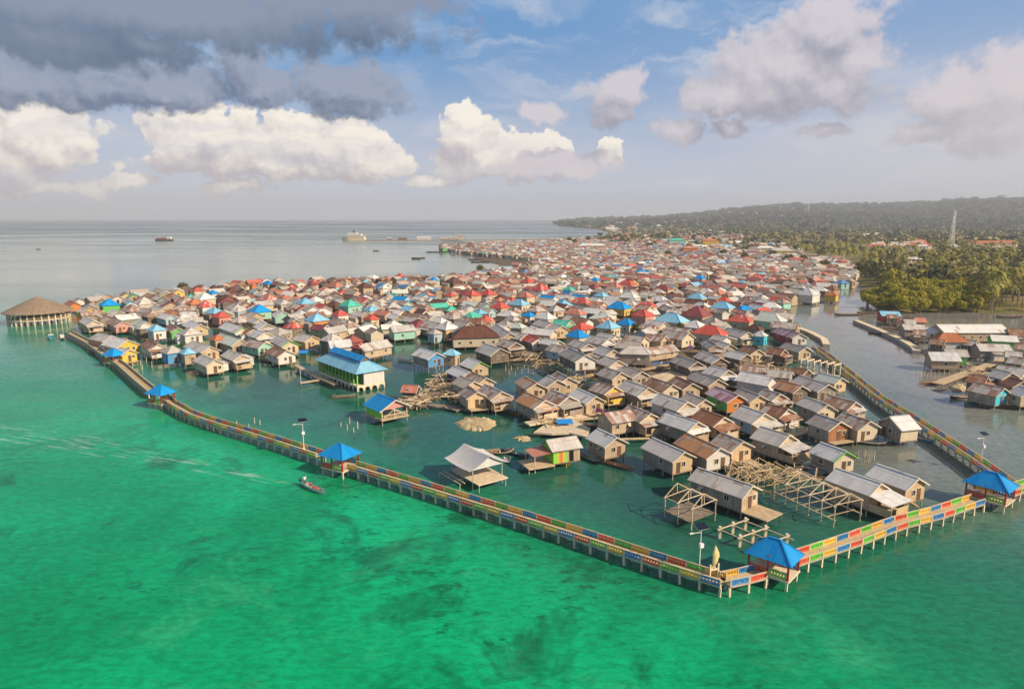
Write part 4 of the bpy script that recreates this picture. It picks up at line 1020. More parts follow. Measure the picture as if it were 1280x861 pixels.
# loose bamboo and timber: nobody could count it
def litter(spots, n, seed):
    rnd = random.Random(seed); b = MB()
    for k in range(n):
        x, y, s = spots[rnd.randrange(len(spots))]; c = G(x+rnd.uniform(-s, s), y+rnd.uniform(-s*0.4, s*0.4), 0); a = rnd.uniform(0, math.pi); l = rnd.uniform(2, 6)
        d = Vector((math.cos(a), math.sin(a), rnd.uniform(-0.12, 0.3)))*l/2; m = Vector((c.x, c.y, rnd.uniform(0.5, 1.8)))
        b.beam(m-d, m+d, rnd.uniform(0.10, 0.2), rnd.choice(['bamboo', 'timber', 'timber_old', 'bamboo', 'timber']))
    return b
ob = litter([(945,462,16),(960,452,14),(930,466,12),(975,470,12),(955,470,18)], 260, 1).obj('bamboo_litter'); tag(ob, 'heap of loose bamboo poles beside the blue tarpaulin', 'bamboo litter', None, 'stuff')
ob = litter([(548,486,12),(565,496,12),(535,500,14),(575,500,8),(555,478,12),(520,508,12)], 240, 2).obj('bamboo_litter'); tag(ob, 'loose bamboo and driftwood by the tiny pinkish hut', 'bamboo litter', None, 'stuff')
ob = litter([(690,452,14),(640,441,18),(680,462,10),(720,478,14),(660,452,14)], 150, 3).obj('timber_litter'); tag(ob, 'loose brown timber on the timber yard platform', 'timber litter', None, 'stuff')
ob = litter([(880,585,14),(925,592,14),(950,600,18),(1000,600,22),(905,582,10)], 110, 4).obj('bamboo_litter'); tag(ob, 'loose poles scattered between the bare frames', 'bamboo litter', None, 'stuff')
ob = litter([(1225,470,14),(1240,478,10),(1180,452,10),(1120,410,14),(1215,440,10)], 120, 5).obj('timber_litter'); tag(ob, 'loose planks between the eastern shore houses', 'timber litter', None, 'stuff')
ob = litter([(800,522,14),(870,530,10),(690,535,12),(730,520,18),(760,500,14),(985,540,14),(1000,505,10)], 150, 6).obj('timber_litter'); tag(ob, 'loose planks under and between the front houses', 'timber litter', None, 'stuff')

# posts standing in the water
def post(px, py, h, label, mk='stilt_pale', r=0.12):
    c = G(px, py, 0); b = MB(); b.cyl((0, 0, -0.6), (0.03, 0.02, h), r, mk, 6, r*0.85)
    tag(b.obj('mooring_post', None, (c.x, c.y, 0)), label, 'post', 'bare posts in the water')
PST = [('bare post in the water beside the western gazebo', [(163,455),(170,452),(176,456),(183,453),(178,462),(166,460),(190,459),(196,453)]),
       ('bare post near the curving boardwalk', [(296,535),(311,537),(318,529),(325,531)]),
       ('bare post in open lagoon before the blue and pink hut', [(426,533),(434,538),(437,530),(447,536),(442,540)]),
       ('white post in the pool behind the orange rusted roofs', [(632,464),(639,463),(647,462),(652,467),(660,466),(636,468),(644,470),(655,460),(666,468)]),
       ('bare post under the front of the pale grey eastern house', [(1145,470),(1150,471),(1155,469),(1163,468),(1168,471),(1174,469),(1180,467),(1186,470),(1158,474),(1172,475)]),
       ('bare post beside the house with green bargeboard', [(1072,573),(1080,572),(1076,580),(1085,579),(1092,575)])]
for lab, l in PST:
    for x, y in l: post(x, y, random.uniform(0.9, 1.7), lab)
post(585, 572, 3.6, 'tall thin pole behind the white canopy shelter', 'stilt', 0.06); post(617, 560, 3.8, 'tall thin pole rising from a moored raft behind the white canopy shelter', 'stilt', 0.06)
post(376, 480, 4.4, 'white marker pole at the end of the narrow walkway', 'lampwhite', 0.07); post(1121, 632, 4.6, 'thin pale pole on the angled boardwalk beside the long pale grey house', 'lampwhite', 0.06)

# washing lines
for k_, c_ in (('cloth_pink', (0.50, 0.10, 0.22)), ('cloth_purple', (0.16, 0.06, 0.30)), ('cloth_blue', (0.08, 0.20, 0.50)), ('cloth_red', (0.55, 0.06, 0.05)), ('cloth_yellow', (0.70, 0.50, 0.10)), ('cloth_white', (0.74, 0.72, 0.68))): plain(k_, c_, 0.9, 0.2)
def washing(px, py, l, z, yaw, label, cols, seed):
    rnd = random.Random(seed); c = G(px, py, z); root = thing('washing_line', (c.x, c.y, z), yaw, label, 'washing line', 'washing lines between the houses')
    for s in (-1, 1):
        b = MB(); b.cyl((s*l/2, 0, -z-0.3), (s*l/2, 0, 0.08), 0.05, 'bamboo', 5); b.obj('pole', root)
    b = MB(); b.beam((-l/2, 0, 0), (l/2, 0, 0), 0.03, 'timber_old'); b.obj('line', root)
    x = -l/2+0.3
    while x < l/2-0.7:
        w = rnd.uniform(0.4, 0.8); h = rnd.uniform(0.6, 1.1); b = MB()
        b.slab([(x, -0.06, -h), (x+w, 0.05, -h*rnd.uniform(0.85, 1)), (x+w, 0, 0), (x, 0, 0)], 0.02, 'cloth_'+rnd.choice(cols)); b.obj('garment', root); x += w+rnd.uniform(0.05, 0.2)
washing(757, 512, 5.5, 2.3, R(-45), 'pink and purple washing hanging below the yellow fronted house', ['pink', 'purple', 'blue'], 1)
washing(903, 521, 3.5, 2.5, R(-45), 'red and white washing beside the cream porch house with rusty roof', ['red', 'white'], 2)
washing(672, 513, 4, 2.4, R(50), 'red and blue washing on the end of the rust and cream gabled house', ['red', 'blue', 'white'], 3)
washing(868, 432, 5, 2.6, R(10), 'purple and yellow washing near the large red hip building', ['purple', 'yellow', 'blue'], 4)
washing(828, 452, 6, 2.6, R(-8), 'dark blue washing along the veranda of the low stall wing', ['blue', 'white'], 5)
washing(1186, 431, 5, 2.5, R(0), 'white washing before the orange tiled hip house', ['white', 'pink'], 6)
washing(1070, 569, 3.5, 2.4, R(-40), 'white and red washing beside the green bargeboard house', ['white', 'red'], 7)
washing(330, 440, 4, 2.5, R(-30), 'mixed washing between the mint house and the white house', ['yellow', 'blue', 'red'], 8)
# tarpaulins, water tank
def tarp(px, py, w, l, z, yaw, label):
    c = G(px, py, z); b = MB(); hw, hl = w/2, l/2
    b.slab([(-hl, -hw, -0.35), (hl, -hw, -0.4), (hl, 0, 0.25), (-hl, 0, 0.3)], 0.04, 'tarp'); b.slab([(hl, hw, -0.4), (-hl, hw, -0.35), (-hl, 0, 0.3), (hl, 0, 0.25)], 0.04, 'tarp')
    for sx in (-1, 1):
        for sy in (-1, 1): b.beam((sx*hl*0.9, sy*hw*0.9, -z), (sx*hl*0.9, sy*hw*0.9, -0.35), 0.07, 'stilt')
    tag(b.obj('blue_tarp', None, (c.x, c.y, z), yaw), label, 'tarpaulin')
tarp(705, 525, 2.6, 3.2, 2.0, 0.2, 'blue tarpaulin stretched over the landing behind the cream terrace')
tarp(920, 474, 2.6, 3.4, 1.8, -0.4, 'blue tarpaulin beside the heap of loose bamboo')
tarp(380, 439, 2.4, 2.8, 2.2, 0.0, 'blue tarpaulin behind the blue roofed hall')
c = G(614, 453, 0); b = MB(); b.cyl((0, 0, 1.6), (0, 0, 3.4), 1.0, 'tarp', 14, 1.05); b.cyl((0, 0, 3.4), (0, 0, 3.75), 1.05, 'tarp', 14, 0.3)
root = thing('water_tank', (c.x, c.y, 0), 0, 'blue round water tank on a wooden stand beside the timber yard', 'water tank'); b.obj('tank', root)
for sx in (-0.7, 0.7):
    for sy in (-0.7, 0.7): put('leg', stilt_mesh(2.0), root, (sx, sy, 1.6))

# ------------------------------------------------------------------ boats
def hull(L, B, D, mk, rim, inner='boatbrown', tip=0.35):
    b = MB(); n = 13; S = []
    for i in range(n):
        t = -1+2*i/(n-1); w = B/2*(1-abs(t)**2.6)+0.03; sh = D+tip*abs(t)**3; x = t*L/2
        k = 0.5*D*(abs(t)**4)
        S.append([(x, -w, sh), (x, -w*0.75, 0.35*D+k), (x, -w*0.15, -0.12+k), (x, w*0.15, -0.12+k), (x, w*0.75, 0.35*D+k), (x, w, sh)])
    for i in range(n-1):
        for j in range(5):
            a = [S[i][j], S[i+1][j], S[i+1][j+1], S[i][j+1]]; b.face(a[::-1], mk)
            f = lambda p: (p[0]*0.97, p[1]*0.86, max(p[2]+0.05, 0.06)); b.face([f(q) for q in a], inner)
        for s in (0, 5): b.beam(S[i][s], S[i+1][s], 0.09, rim, 0.07)
    return b
def boat(px, py, yaw, L, B, mk, rim, label, D=0.55, thw=3, cabin=None, name='canoe', motor=False, group='small boats of the village', roofk='boatwhite'):
    c = G(px, py, 0); root = thing(name, (c.x, c.y, 0), yaw, label, 'boat', group)
    hull(L, B, D, mk, rim, 'boatwhite' if motor else 'boatbrown').obj('hull', root)
    for i in range(thw):
        x = -L*0.3+L*0.6*i/max(1, thw-1); b = MB(); b.box((x, 0, D*0.7), (0.22, B*0.85, 0.05), 'timber'); b.obj('thwart', root)
    if cabin:
        b = MB(); b.box((-L*0.12, 0, D+0.45), (L*0.36, B*0.7, 0.9), cabin); b.obj('cabin', root)
        b = MB(); b.box((-L*0.12, 0, D+0.95), (L*0.42, B*0.85, 0.08), roofk); b.obj('cabin_roof', root)
    if motor:
        b = MB(); b.box((-L/2-0.05, 0, D+0.25), (0.3, 0.26, 0.4), 'boatdark'); b.beam((-L/2-0.1, 0, D+0.1), (-L/2-0.5, 0, -0.15), 0.08, 'metal_grey'); b.obj('motor', root)
    return root, c
CAN = dict(x=0)
a1 = G(377, 606, 0); a2 = G(405, 618, 0); yb = math.atan2(a2.y-a1.y, a2.x-a1.x); LB = (a2-a1).length
root, BC = boat(391, 612, yb, LB*1.08, 1.1, 'boatwhite', 'boatteal', 'moving white motor canoe with teal bow, carrying red cargo and two people', thw=4, motor=True)
def person(loc, yaw, label, pose, shirt, h=1.65):
    """one skinned body: edges with a radius per joint"""
    sk = {}
    if pose == 'stand':
        J = dict(pel=(0, 0, .92, .15), ch=(0.02, 0, 1.32, .17), nk=(0.03, 0, 1.47, .065), hd=(0.05, 0, 1.60, .105), hp=(0.05, 0, 1.70, .085),
                 ls=(0.02, .20, 1.38, .07), le=(0.05, .27, 1.12, .055), lh=(0.20, .26, .93, .045), rs=(0.02, -.20, 1.38, .07), re=(-0.05, -.28, 1.13, .055), rh=(-0.20, -.30, .95, .045),
                 lp=(0, .10, .86, .10), lk=(0.05, .12, .48, .075), lf=(-0.02, .12, .06, .055), lt=(0.14, .13, .04, .04), rp=(0, -.10, .86, .10), rk=(0.04, -.12, .48, .075), rf=(-0.03, -.12, .06, .055), rt=(0.13, -.13, .04, .04))
    else:
        J = dict(pel=(0, 0, .14, .16), ch=(0.06, 0, .52, .17), nk=(0.09, 0, .68, .065), hd=(0.12, 0, .81, .105), hp=(0.12, 0, .91, .085),
                 ls=(0.07, .20, .58, .07), le=(0.20, .26, .36, .055), lh=(0.42, .18, .34, .045), rs=(0.07, -.20, .58, .07), re=(0.20, -.26, .36, .055), rh=(0.42, -.18, .34, .045),
                 lp=(0.04, .11, .14, .10), lk=(0.42, .15, .36, .075), lf=(0.52, .13, .04, .055), lt=(0.66, .13, .03, .04), rp=(0.04, -.11, .14, .10), rk=(0.42, -.15, .36, .075), rf=(0.52, -.13, .04, .055), rt=(0.66, -.13, .03, .04))
    E = [('pel', 'ch'), ('ch', 'nk'), ('nk', 'hd'), ('hd', 'hp'), ('ch', 'ls'), ('ls', 'le'), ('le', 'lh'), ('ch', 'rs'), ('rs', 're'), ('re', 'rh'), ('pel', 'lp'), ('lp', 'lk'), ('lk', 'lf'), ('lf', 'lt'), ('pel', 'rp'), ('rp', 'rk'), ('rk', 'rf'), ('rf', 'rt')]
    ks = list(J); me = bpy.data.meshes.new('person'); me.from_pydata([J[k][:3] for k in ks], [(ks.index(a), ks.index(b)) for a, b in E], [])
    o = bpy.data.objects.new('person', me); COL.objects.link(o)
    sm = o.modifiers.new('skin', 'SKIN'); me.skin_vertices.new() if not me.skin_vertices else None
    for i, k in enumerate(ks):
        r = J[k][3]; me.skin_vertices[0].data[i].radius = (r, r)
    me.skin_vertices[0].data[0].use_root = True
    ss = o.modifiers.new('sub', 'SUBSURF'); ss.levels = 1; ss.render_levels = 1
    dg = bpy.context.evaluated_depsgraph_get(); ev = o.evaluated_get(dg); nm = bpy.data.meshes.new_from_object(ev)
    o.modifiers.clear(); o.data = nm
    for k in ('skin', shirt, 'trousers', 'hair'): nm.materials.append(M[k])
    zt, zb = J['nk'][2]-0.03, J['pel'][2]+0.05
    for p in nm.polygons:
        c = p.center
        if c.z > J['hd'][2]+0.05 or (c.z > J['hd'][2]-0.03 and c.x < J['hd'][0]-0.02): p.material_index = 3
        elif c.z > zt: p.material_index = 0
        elif pose == 'stand': p.material_index = 0 if (abs(c.y) > .21 and c.z < 1.15) or c.z < .3 else (1 if c.z > zb else 2)
        else: p.material_index = 1 if c.x < 0.3 and c.z > 0.22 else (2 if c.x < 0.5 and c.z < .42 else 0)
    o.location = loc; o.rotation_euler.z = yaw
    tag(o, label, 'person')
fx, fy = math.cos(yb), math.sin(yb)
person((BC.x-fx*LB*0.36, BC.y-fy*LB*0.36, 0.18), yb, 'person in pale shirt and dark trousers standing at the stern of the moving canoe', 'stand', 'shirt')
person((BC.x-fx*LB*0.12, BC.y-fy*LB*0.12, 0.42), yb, 'person in red shirt sitting low in the middle of the moving canoe', 'sit', 'shirt_red')
for k, (t, s) in enumerate(((0.08, 0.6), (0.2, 0.5))):
    b = MB(); b.box((0, 0, 0.22), (s, 0.6, 0.42), 'cargo'); b.box((0.03, 0.02, 0.46), (s*0.7, 0.45, 0.06), 'shirt_red')
    tag(b.obj('cargo_sack', None, (BC.x+fx*LB*t, BC.y+fy*LB*t, 0.16), yb+0.1*k), ['reddish cargo sack amidships in the moving canoe', 'reddish cargo sack toward the bow of the moving canoe'][k], 'sack', 'cargo sacks in the canoe')
for a in [(64,424,R(-60),6.5,1.8,'boatteal','boatblue','blue green boat moored beside the round thatched pavilion','boatblue'),(78,424,R(-50),5.0,1.5,'boatdark','boatwhite','dark boat with white cabin beside the plain boardwalk end','boatwhite'),
          (114,442,R(-40),5.0,1.3,'boatdark','boatbrown','small dark boat tied to the plain boardwalk',None)]:
    boat(*a[:8], cabin=a[8], name='motor_boat' if a[8] else 'canoe')
for a in [(697,579.5,R(-40),5.6,0.9,'boatyellow','boatyellow','bright yellow canoe under the striped front house'),(768,583,R(-42),7.5,0.8,'boatbrown','boatbrown','brown dugout canoe in front of the tan shuttered house'),
          (644,569,R(-38),6.0,0.9,'boatdark','boatblue','dark canoe moored beside the striped front house platform'),(634,577,R(0),1.2,0.8,'boatwhite','boatwhite','tiny white float boat beside the dark canoe'),
          (625,567,R(10),5.0,2.2,'boatbrown','timber','stubby brown raft boat behind the white canopy shelter'),(727,533,R(-42),8,0.9,'boatdark','boatbrown','dark canoe drawn up beside the cream terrace'),(736,533,R(-40),7,0.8,'boatdark','boatwhite','dark canoe with white rim beside the cream terrace'),
          (1200,498,R(10),5.5,1.4,'boatdark','boatwhite','black boat with white rim off the eastern jetty'),(1256,510,R(-6),11,1.0,'boatbrown','boatbrown','long brown canoe in front of the turquoise ended house'),
          (655,451,R(25),12,1.5,'boatbrown','timber','long brown boat lying at the timber yard'),(628,449,R(10),12,1.4,'boatbrown','boatbrown','brown boat lying behind the blue water tank'),(1093,418,R(-50),4.5,1.0,'boatdark','boatdark','small dark boat beside the pale seawall'),
          (1085,392,R(0),10,1.6,'boatbrown','boatbrown','brown boat off the tip of the seawall'),(860,424,R(5),9,1.5,'boatwhite','panel_green','white and green boat hauled out near the large red hip building'),(1062,394,R(4),14,1.8,'boatdark','boatbrown','long dark barge near the mangrove point'),
          (690,503,R(-45),6,0.8,'boatdark','boatbrown','dark canoe between two rows of houses behind the cream porch houses'),(430,455 if False else 497,R(20),5.5,0.8,'boatbrown','boatteal','small canoe with teal rim left of the blue and pink hut' if False else 'small teal rimmed canoe near the blue and pink hut'),(333,452,R(-30),5,0.8,'boatdark','boatwhite','small dark canoe before the mint lagoon edge house'),(272,462,R(15),5.5,0.8,'boatteal','boatwhite','teal canoe before the lagoon edge houses'),(545,452,R(60),6,0.8,'boatbrown','boatbrown','brown canoe in front of the blue fronted tall stilt house'),(508,452,R(-20),6,0.9,'boatwhite','boatblue','white canoe with blue rim in the open pool beside the blue roofed hall'),(640,517,R(-38),6.5,0.8,'boatbrown','boatdark','brown canoe before the rust and cream gabled house'),(735,575,R(-60),6,0.8,'boatdark','boatteal','dark canoe with teal rim between striped house and tan shuttered house'),(1000,563,R(-42),6,0.8,'boatbrown','boatbrown','brown canoe floating beside the wide grey veranda house'),(1085,556,R(-20),6,0.8,'boatdark','boatwhite','dark canoe on the quiet water behind the new yellow house'),(1150,550,R(-55),5.5,0.8,'boatblue','boatwhite','blue canoe tied below the channel boardwalk'),(1230,505,R(-10),6,0.9,'boatteal','boatdark','teal canoe beside the long brown canoe'),(1160,480,R(20),6,0.8,'boatbrown','boatbrown','brown canoe among the bare posts on the eastern shore'),
          (1262,397,R(2),12,2,'boatdark','boatbrown','dark boat before the mangrove bank')]:
    boat(*a)
for a in [(523,323,14,'dark boat on the pale bay, nearest the village tip'),(520,324,9,'small boat beside the dark boat on the pale bay'),(546,315.5,26,'long dark boat moored at the village tip'),(595,325,16,'dark boat among the outer stilts of the bay'),(600,328,18,'brown boat among the outer stilts of the bay'),(470,314,8,'tiny boat far out on the pale bay'),(48,312,6,'tiny boat alone far out on the sea')]:
    boat(a[0],a[1],R(6),a[2],a[2]*0.16+0.6,'boatdark','boatbrown',a[3],D=0.9,cabin=None,name='fishing_boat',group='far boats on the bay')
def ship(px, py, L, B, D, hullm, topm, label, decks, name, funnel=True, yaw=R(176)):
    c = G(px, py, 0); root = thing(name, (c.x, c.y, 0), yaw, label, 'ship')
    b = MB(); n = 12; S = []
    for i in range(n):
        t = i/(n-1); w = B/2*(1-max(0, (t-0.6)/0.4)**2.2)+0.05; sh = D*(1+0.25*max(0, (t-0.6)/0.4)**2); x = -L/2+L*t
        S.append([(x, -w, sh), (x*0.98, -w*0.85, -0.5), (x*0.98, w*0.85, -0.5), (x, w, sh)])
    for i in range(n-1):
        for j in range(3): b.face([S[i][j], S[i][j+1], S[i+1][j+1], S[i+1][j]], hullm)
        b.face([S[i][0], S[i+1][0], S[i+1][3], S[i][3]], 'metal_grey')
    b.face(S[0], hullm); b.obj('hull', root)
    for x, l, w, z, h, mk in decks:
        b = MB(); b.box((x, 0, z+h/2), (l, w, h), mk)
        for k in range(int(l/3)):
            for s in (-1, 1): b.box((x-l/2+1.5+k*3, s*(w/2+0.02), z+h*0.6), (1.4, 0.06, h*0.35), 'void')
        b.obj('deckhouse', root)
    if funnel:
        b = MB(); b.box((-L*0.02, 0, decks[-1][3]+decks[-1][4]+1.8), (3, 2.4, 3.6), 'boatdark'); b.obj('funnel', root)
    b = MB(); b.cyl((L*0.22, 0, D), (L*0.22, 0, D+9), 0.25, 'lampwhite', 6); b.obj('mast', root)
ship(442, 300.5, 44, 13, 5.5, 'concrete_pale', 'boatwhite', 'cream ferry moored at the head of the far pier', [(-4, 34, 11, 5.6, 3, 'W_cream'), (-3, 26, 10, 8.6, 3, 'boatwhite'), (0, 16, 8, 11.6, 2.6, 'boatwhite')], 'ferry')
ship(205, 301, 32, 7, 3.2, 'boatdark', 'boatwhite', 'low cargo ship with red load alone on the far sea', [(-10, 7, 5.5, 3.3, 4, 'boatwhite'), (3, 15, 5.5, 3.3, 2.2, 'shipred')], 'cargo_ship', funnel=False, yaw=R(182))
jetty([(456,300),(520,300),(600,299.5),(694,298.5)], 9, 3.2, 'long low pier far across the bay with sheds on it', 'pier', 'timber_old', 'timber_old', 16, thick=1.8)
for k, (x, l, h, mk, wk, lab) in enumerate([(503,16,3,'rust','darkplank','brown shed on the far pier, nearest the ferry'),(530,24,4,'white','white','white shed on the far pier, the longest'),(556,13,3,'zinc','tan','grey shed in the middle of the far pier'),(566,11,4,'zinc','tan','taller grey shed in the middle of the far pier'),(576,9,5,'redfaded','cream','tall reddish shed on the landward half of the far pier'),(487,7,3,'zinc','greyplank','tiny hut on the far pier beside the ferry')]):
    p = G(x, 299.8, 3.3); root = thing('pier_shed', (p.x, p.y+1, 3.3), R(1), lab, 'shed', 'sheds on the far pier'); wall_shell(l, 6, 0.1, h, 1.3, wk, wk, 'G').obj('wall', root); roof_shell(l, 6, h, 1.3, mk, 'G').obj('roof', root)
# ------------------------------------------------------------------ land
LAND = gp([(1420,394),(1290,393),(1200,391),(1120,391),(1087,384),(1070,367),(1074,354),(1040,342),(980,331),(900,318),(820,308),(762,306),(738,301),(768,293),(748,287),(702,282.8),(690,279.6)])+[(330,5000),(420,7600),(12000,7600),(9000,300)]
LP = np.array(LAND)
def sdist(X, Y):
    """signed distance to the shore, positive on land"""
    ins = np.zeros(X.shape, bool); dm = np.full(X.shape, 1e18); n = len(LP)
    for i in range(n):
        x0, y0 = LP[i]; x1, y1 = LP[(i+1) % n]
        c = ((y0 > Y) != (y1 > Y)); xi = (x1-x0)*(Y-y0)/np.where(y1 == y0, 1e-9, y1-y0)+x0; ins ^= (c & (X < xi))
        t = np.clip(((X-x0)*(x1-x0)+(Y-y0)*(y1-y0))/((x1-x0)**2+(y1-y0)**2+1e-9), 0, 1)
        dm = np.minimum(dm, (X-x0-t*(x1-x0))**2+(Y-y0-t*(y1-y0))**2)
    return np.where(ins, 1, -1)*np.sqrt(dm)
HP = np.array([(560,0),(672,0),(690,2),(720,6),(760,14),(800,26),(850,50),(890,82),(950,112),(1000,130),(1060,132),(1100,136),(1150,146),(1200,168),(1240,180),(1280,186),(1420,190),(1700,160)], float)
def vnoise(X, Y, s, seed):
    r = np.random.default_rng(seed); T = r.random((256, 256)); x = X/s; y = Y/s; i = np.floor(x).astype(int); j = np.floor(y).astype(int); fx = x-i; fy = y-j; fx = fx*fx*(3-2*fx); fy = fy*fy*(3-2*fy)
    g = lambda a, b: T[a % 256, b % 256]
    return (g(i, j)*(1-fx)+g(i+1, j)*fx)*(1-fy)+(g(i, j+1)*(1-fx)+g(i+1, j+1)*fx)*fy
def height(X, Y):
    d = sdist(X, Y); px = 640+FPX*X/(np.maximum(Y, 1)*math.cos(PITCH))
    H = np.interp(px, HP[:, 0], HP[:, 1]); t = np.clip((Y-2300)/(5600-2300), 0, 1); t = t*t*(3-2*t)
    t2 = np.clip((7400-Y)/1500, 0, 1)
    h = 1.0+H*t*t2+(vnoise(X, Y, 700, 1)-0.5)*26*t*t2+(vnoise(X, Y, 260, 2)-0.5)*16*t*t2+(vnoise(X, Y, 45, 3)-0.3)*9*np.clip((Y-1800)/1500, 0, 1)
    edge = np.clip((d+6)/14, 0, 1)
    return np.where(d > -6, -1.2+(np.maximum(h, 0.6)+1.2)*edge, -1.5)
A_ = np.linspace(-0.02, 1.25, 430); Y_ = np.geomspace(240, 7600, 300)
AA, YY = np.meshgrid(A_, Y_); XX = AA*YY; ZZ = height(XX, YY)
V = np.stack([XX, YY, ZZ], -1).reshape(-1, 3); nA = len(A_); nY = len(Y_)
I = (np.arange(nY-1)[:, None]*nA+np.arange(nA-1)[None, :]).ravel(); F = np.stack([I, I+1, I+nA+1, I+nA], -1)
keep = (ZZ.ravel()[F] > -1.45).any(1); F = F[keep]
m, nt, b = new_mat('ground_land', 0.95); b.inputs['Specular IOR Level'].default_value = 0.1
g = nt.n('ShaderNodeNewGeometry').outputs['Position']; n1 = nt.noise(g, 0.012, 4); n2 = nt.noise(g, 0.10, 3)
col = nt.mix(nt.ss(n2, 0.35, 0.65), (0.13, 0.13, 0.042), (0.27, 0.22, 0.085)); col = nt.mix(nt.ss(n1, 0.52, 0.70), col, (0.30, 0.22, 0.11)); col = nt.mix(nt.ss(nt.sep(g)[1], 1800, 3000), col, (0.055, 0.060, 0.030)); nt.l(col, b.inputs['Base Color']); M['ground_land'] = m
me = np_mesh('terrain', V, F, ['ground_land']); me.polygons.foreach_set('use_smooth', np.ones(len(F), bool))
ob = bpy.data.objects.new('terrain', me); COL.objects.link(ob); ob['kind'] = 'structure'
def hz(x, y): return float(height(np.array([x]), np.array([y]))[0])

# ------------------------------------------------------------------ trees
def crown_geo(rnd, rad, hgt, z0, lobes, quads, leaf, flat=0.75):
    """leaf-sized faces spread through several lobes, denser at the skin, with gaps between"""
    V = []; F = []
    for k in range(lobes):
        a = rnd.uniform(0, 2*math.pi); rr = rad*math.sqrt(rnd.random())*0.72; c = Vector((rr*math.cos(a), rr*math.sin(a), z0+hgt*rnd.uniform(0.25, 0.80)*(1-0.35*rr/rad)))
        lr = rad*rnd.uniform(0.30, 0.50)
        for q in range(quads):
            d = Vector((rnd.gauss(0, 1), rnd.gauss(0, 1), rnd.gauss(0.25, 1))).normalized(); p = c+Vector((d.x*lr, d.y*lr, d.z*lr*flat))*rnd.uniform(0.55, 1.08)
            nrm = (d+Vector((rnd.gauss(0, .5), rnd.gauss(0, .5), rnd.gauss(0.3, .5)))).normalized(); u = nrm.orthogonal().normalized(); v = nrm.cross(u); t = rnd.uniform(0, 6.28); u, v = u*math.cos(t)+v*math.sin(t), v*math.cos(t)-u*math.sin(t)
            s = leaf*rnd.uniform(0.6, 1.3); i = len(V); V += [p-u*s-v*s*0.5, p+u*s*0.2-v*s*0.7, p+u*s+v*s*0.3, p-u*s*0.1+v*s*0.7]; F.append((i, i+1, i+2, i+3))
    return V, F
def tree_kind(seed, rad, hgt, trunk, lobes, quads, leaf, lm):
    rnd = random.Random(seed); V, F = crown_geo(rnd, rad, hgt, trunk*0.75, lobes, quads, leaf)
    c = bpy.data.meshes.new('crown'); c.from_pydata([tuple(v) for v in V], [], F); c.materials.append(M[lm])
    b = MB(); b.cyl((0, 0, -0.5), (0.1, 0.05, trunk), 0.28, 'bark', 7, 0.17)
    for k in range(5):
        a = 2*math.pi*k/5+rnd.uniform(-.4, .4); b.cyl((0.1, 0.05, trunk*rnd.uniform(0.6, 0.95)), (rad*0.55*math.cos(a), rad*0.55*math.sin(a), trunk+hgt*rnd.uniform(0.2, 0.5)), 0.12, 'bark', 5, 0.05)
        b.cyl((0.5*math.cos(a)*1.5, 0.5*math.sin(a)*1.5, -0.4), (0.05, 0.03, trunk*0.45), 0.06, 'bark', 4)
    return c, b.mesh('trunk')
def palm_kind(seed, h):
    rnd = random.Random(seed); b = MB(); lean = rnd.uniform(-1.2, 1.2); P0 = Vector((0, 0, -0.4)); pts = [P0]
    for i in range(1, 6):
        t = i/5; pts.append(Vector((lean*t*t, 0.5*lean*t*t, h*t)))
    for i in range(5): b.cyl(pts[i], pts[i+1], 0.2-0.022*i, 'palmbark', 6, 0.2-0.022*(i+1))
    tr = b.mesh('trunk'); top = pts[-1]; V = []; F = []
    for k in range(20):
        a = 2*math.pi*k/20+rnd.uniform(-.2, .2); el = rnd.uniform(-0.35, 1.15); L = rnd.uniform(3.4, 4.6); d = Vector((math.cos(a), math.sin(a), 0)); s = Vector((-d.y, d.x, 0)); prev = None; n = 6
        for i in range(n+1):
            t = i/n; p = top+d*L*t*math.cos(el*0.8)*(1-0.12*t)+Vector((0, 0, L*(math.sin(el)*t*0.9-0.75*t*t))); w = 0.42*math.sin(math.pi*min(1, t*0.9+0.1))**0.7+0.04
            row = [p-s*w-Vector((0, 0, 0.28*w)), p, p+s*w-Vector((0, 0, 0.28*w))]; base = len(V); V += row
            if prev is not None: F += [(prev, prev+1, base+1, base), (prev+1, prev+2, base+2, base+1)]
            prev = base
    c = bpy.data.meshes.new('crown'); c.from_pydata([tuple(v) for v in V], [], F); c.materials.append(M['leaf_palm']); return c, tr
MK = [tree_kind(20+i, 3.9, 5.6, 2.6, 15, 62, 0.42, 'leaf_mangrove') for i in range(4)]
DK = [tree_kind(40+i, 4.6, 6.5, 3.5, 14, 60, 0.5, 'leaf_dark') for i in range(3)]
PK = [palm_kind(60+i, h) for i, h in enumerate((9.5, 11.5, 13, 10.5))]
def plant(kinds, name, x, y, z, s, label, group, zs=1.0):
    k = random.choice(kinds); root = thing(name, (x, y, z), random.uniform(0, 6.28), label, name.replace('_', ' '), group); root.scale = (s, s, s*zs)
    for nm, me in (('crown', k[0]), ('trunk', k[1])):
        o = bpy.data.objects.new(nm, me); COL.objects.link(o); o.parent = root
random.seed(5)
mang = [(1085,383),(1098,387),(1112,388),(1126,389.5),(1140,390),(1154,390),(1168,390.5),(1182,390),(1196,389.5),(1210,388.5),(1220,388)]
n = 0
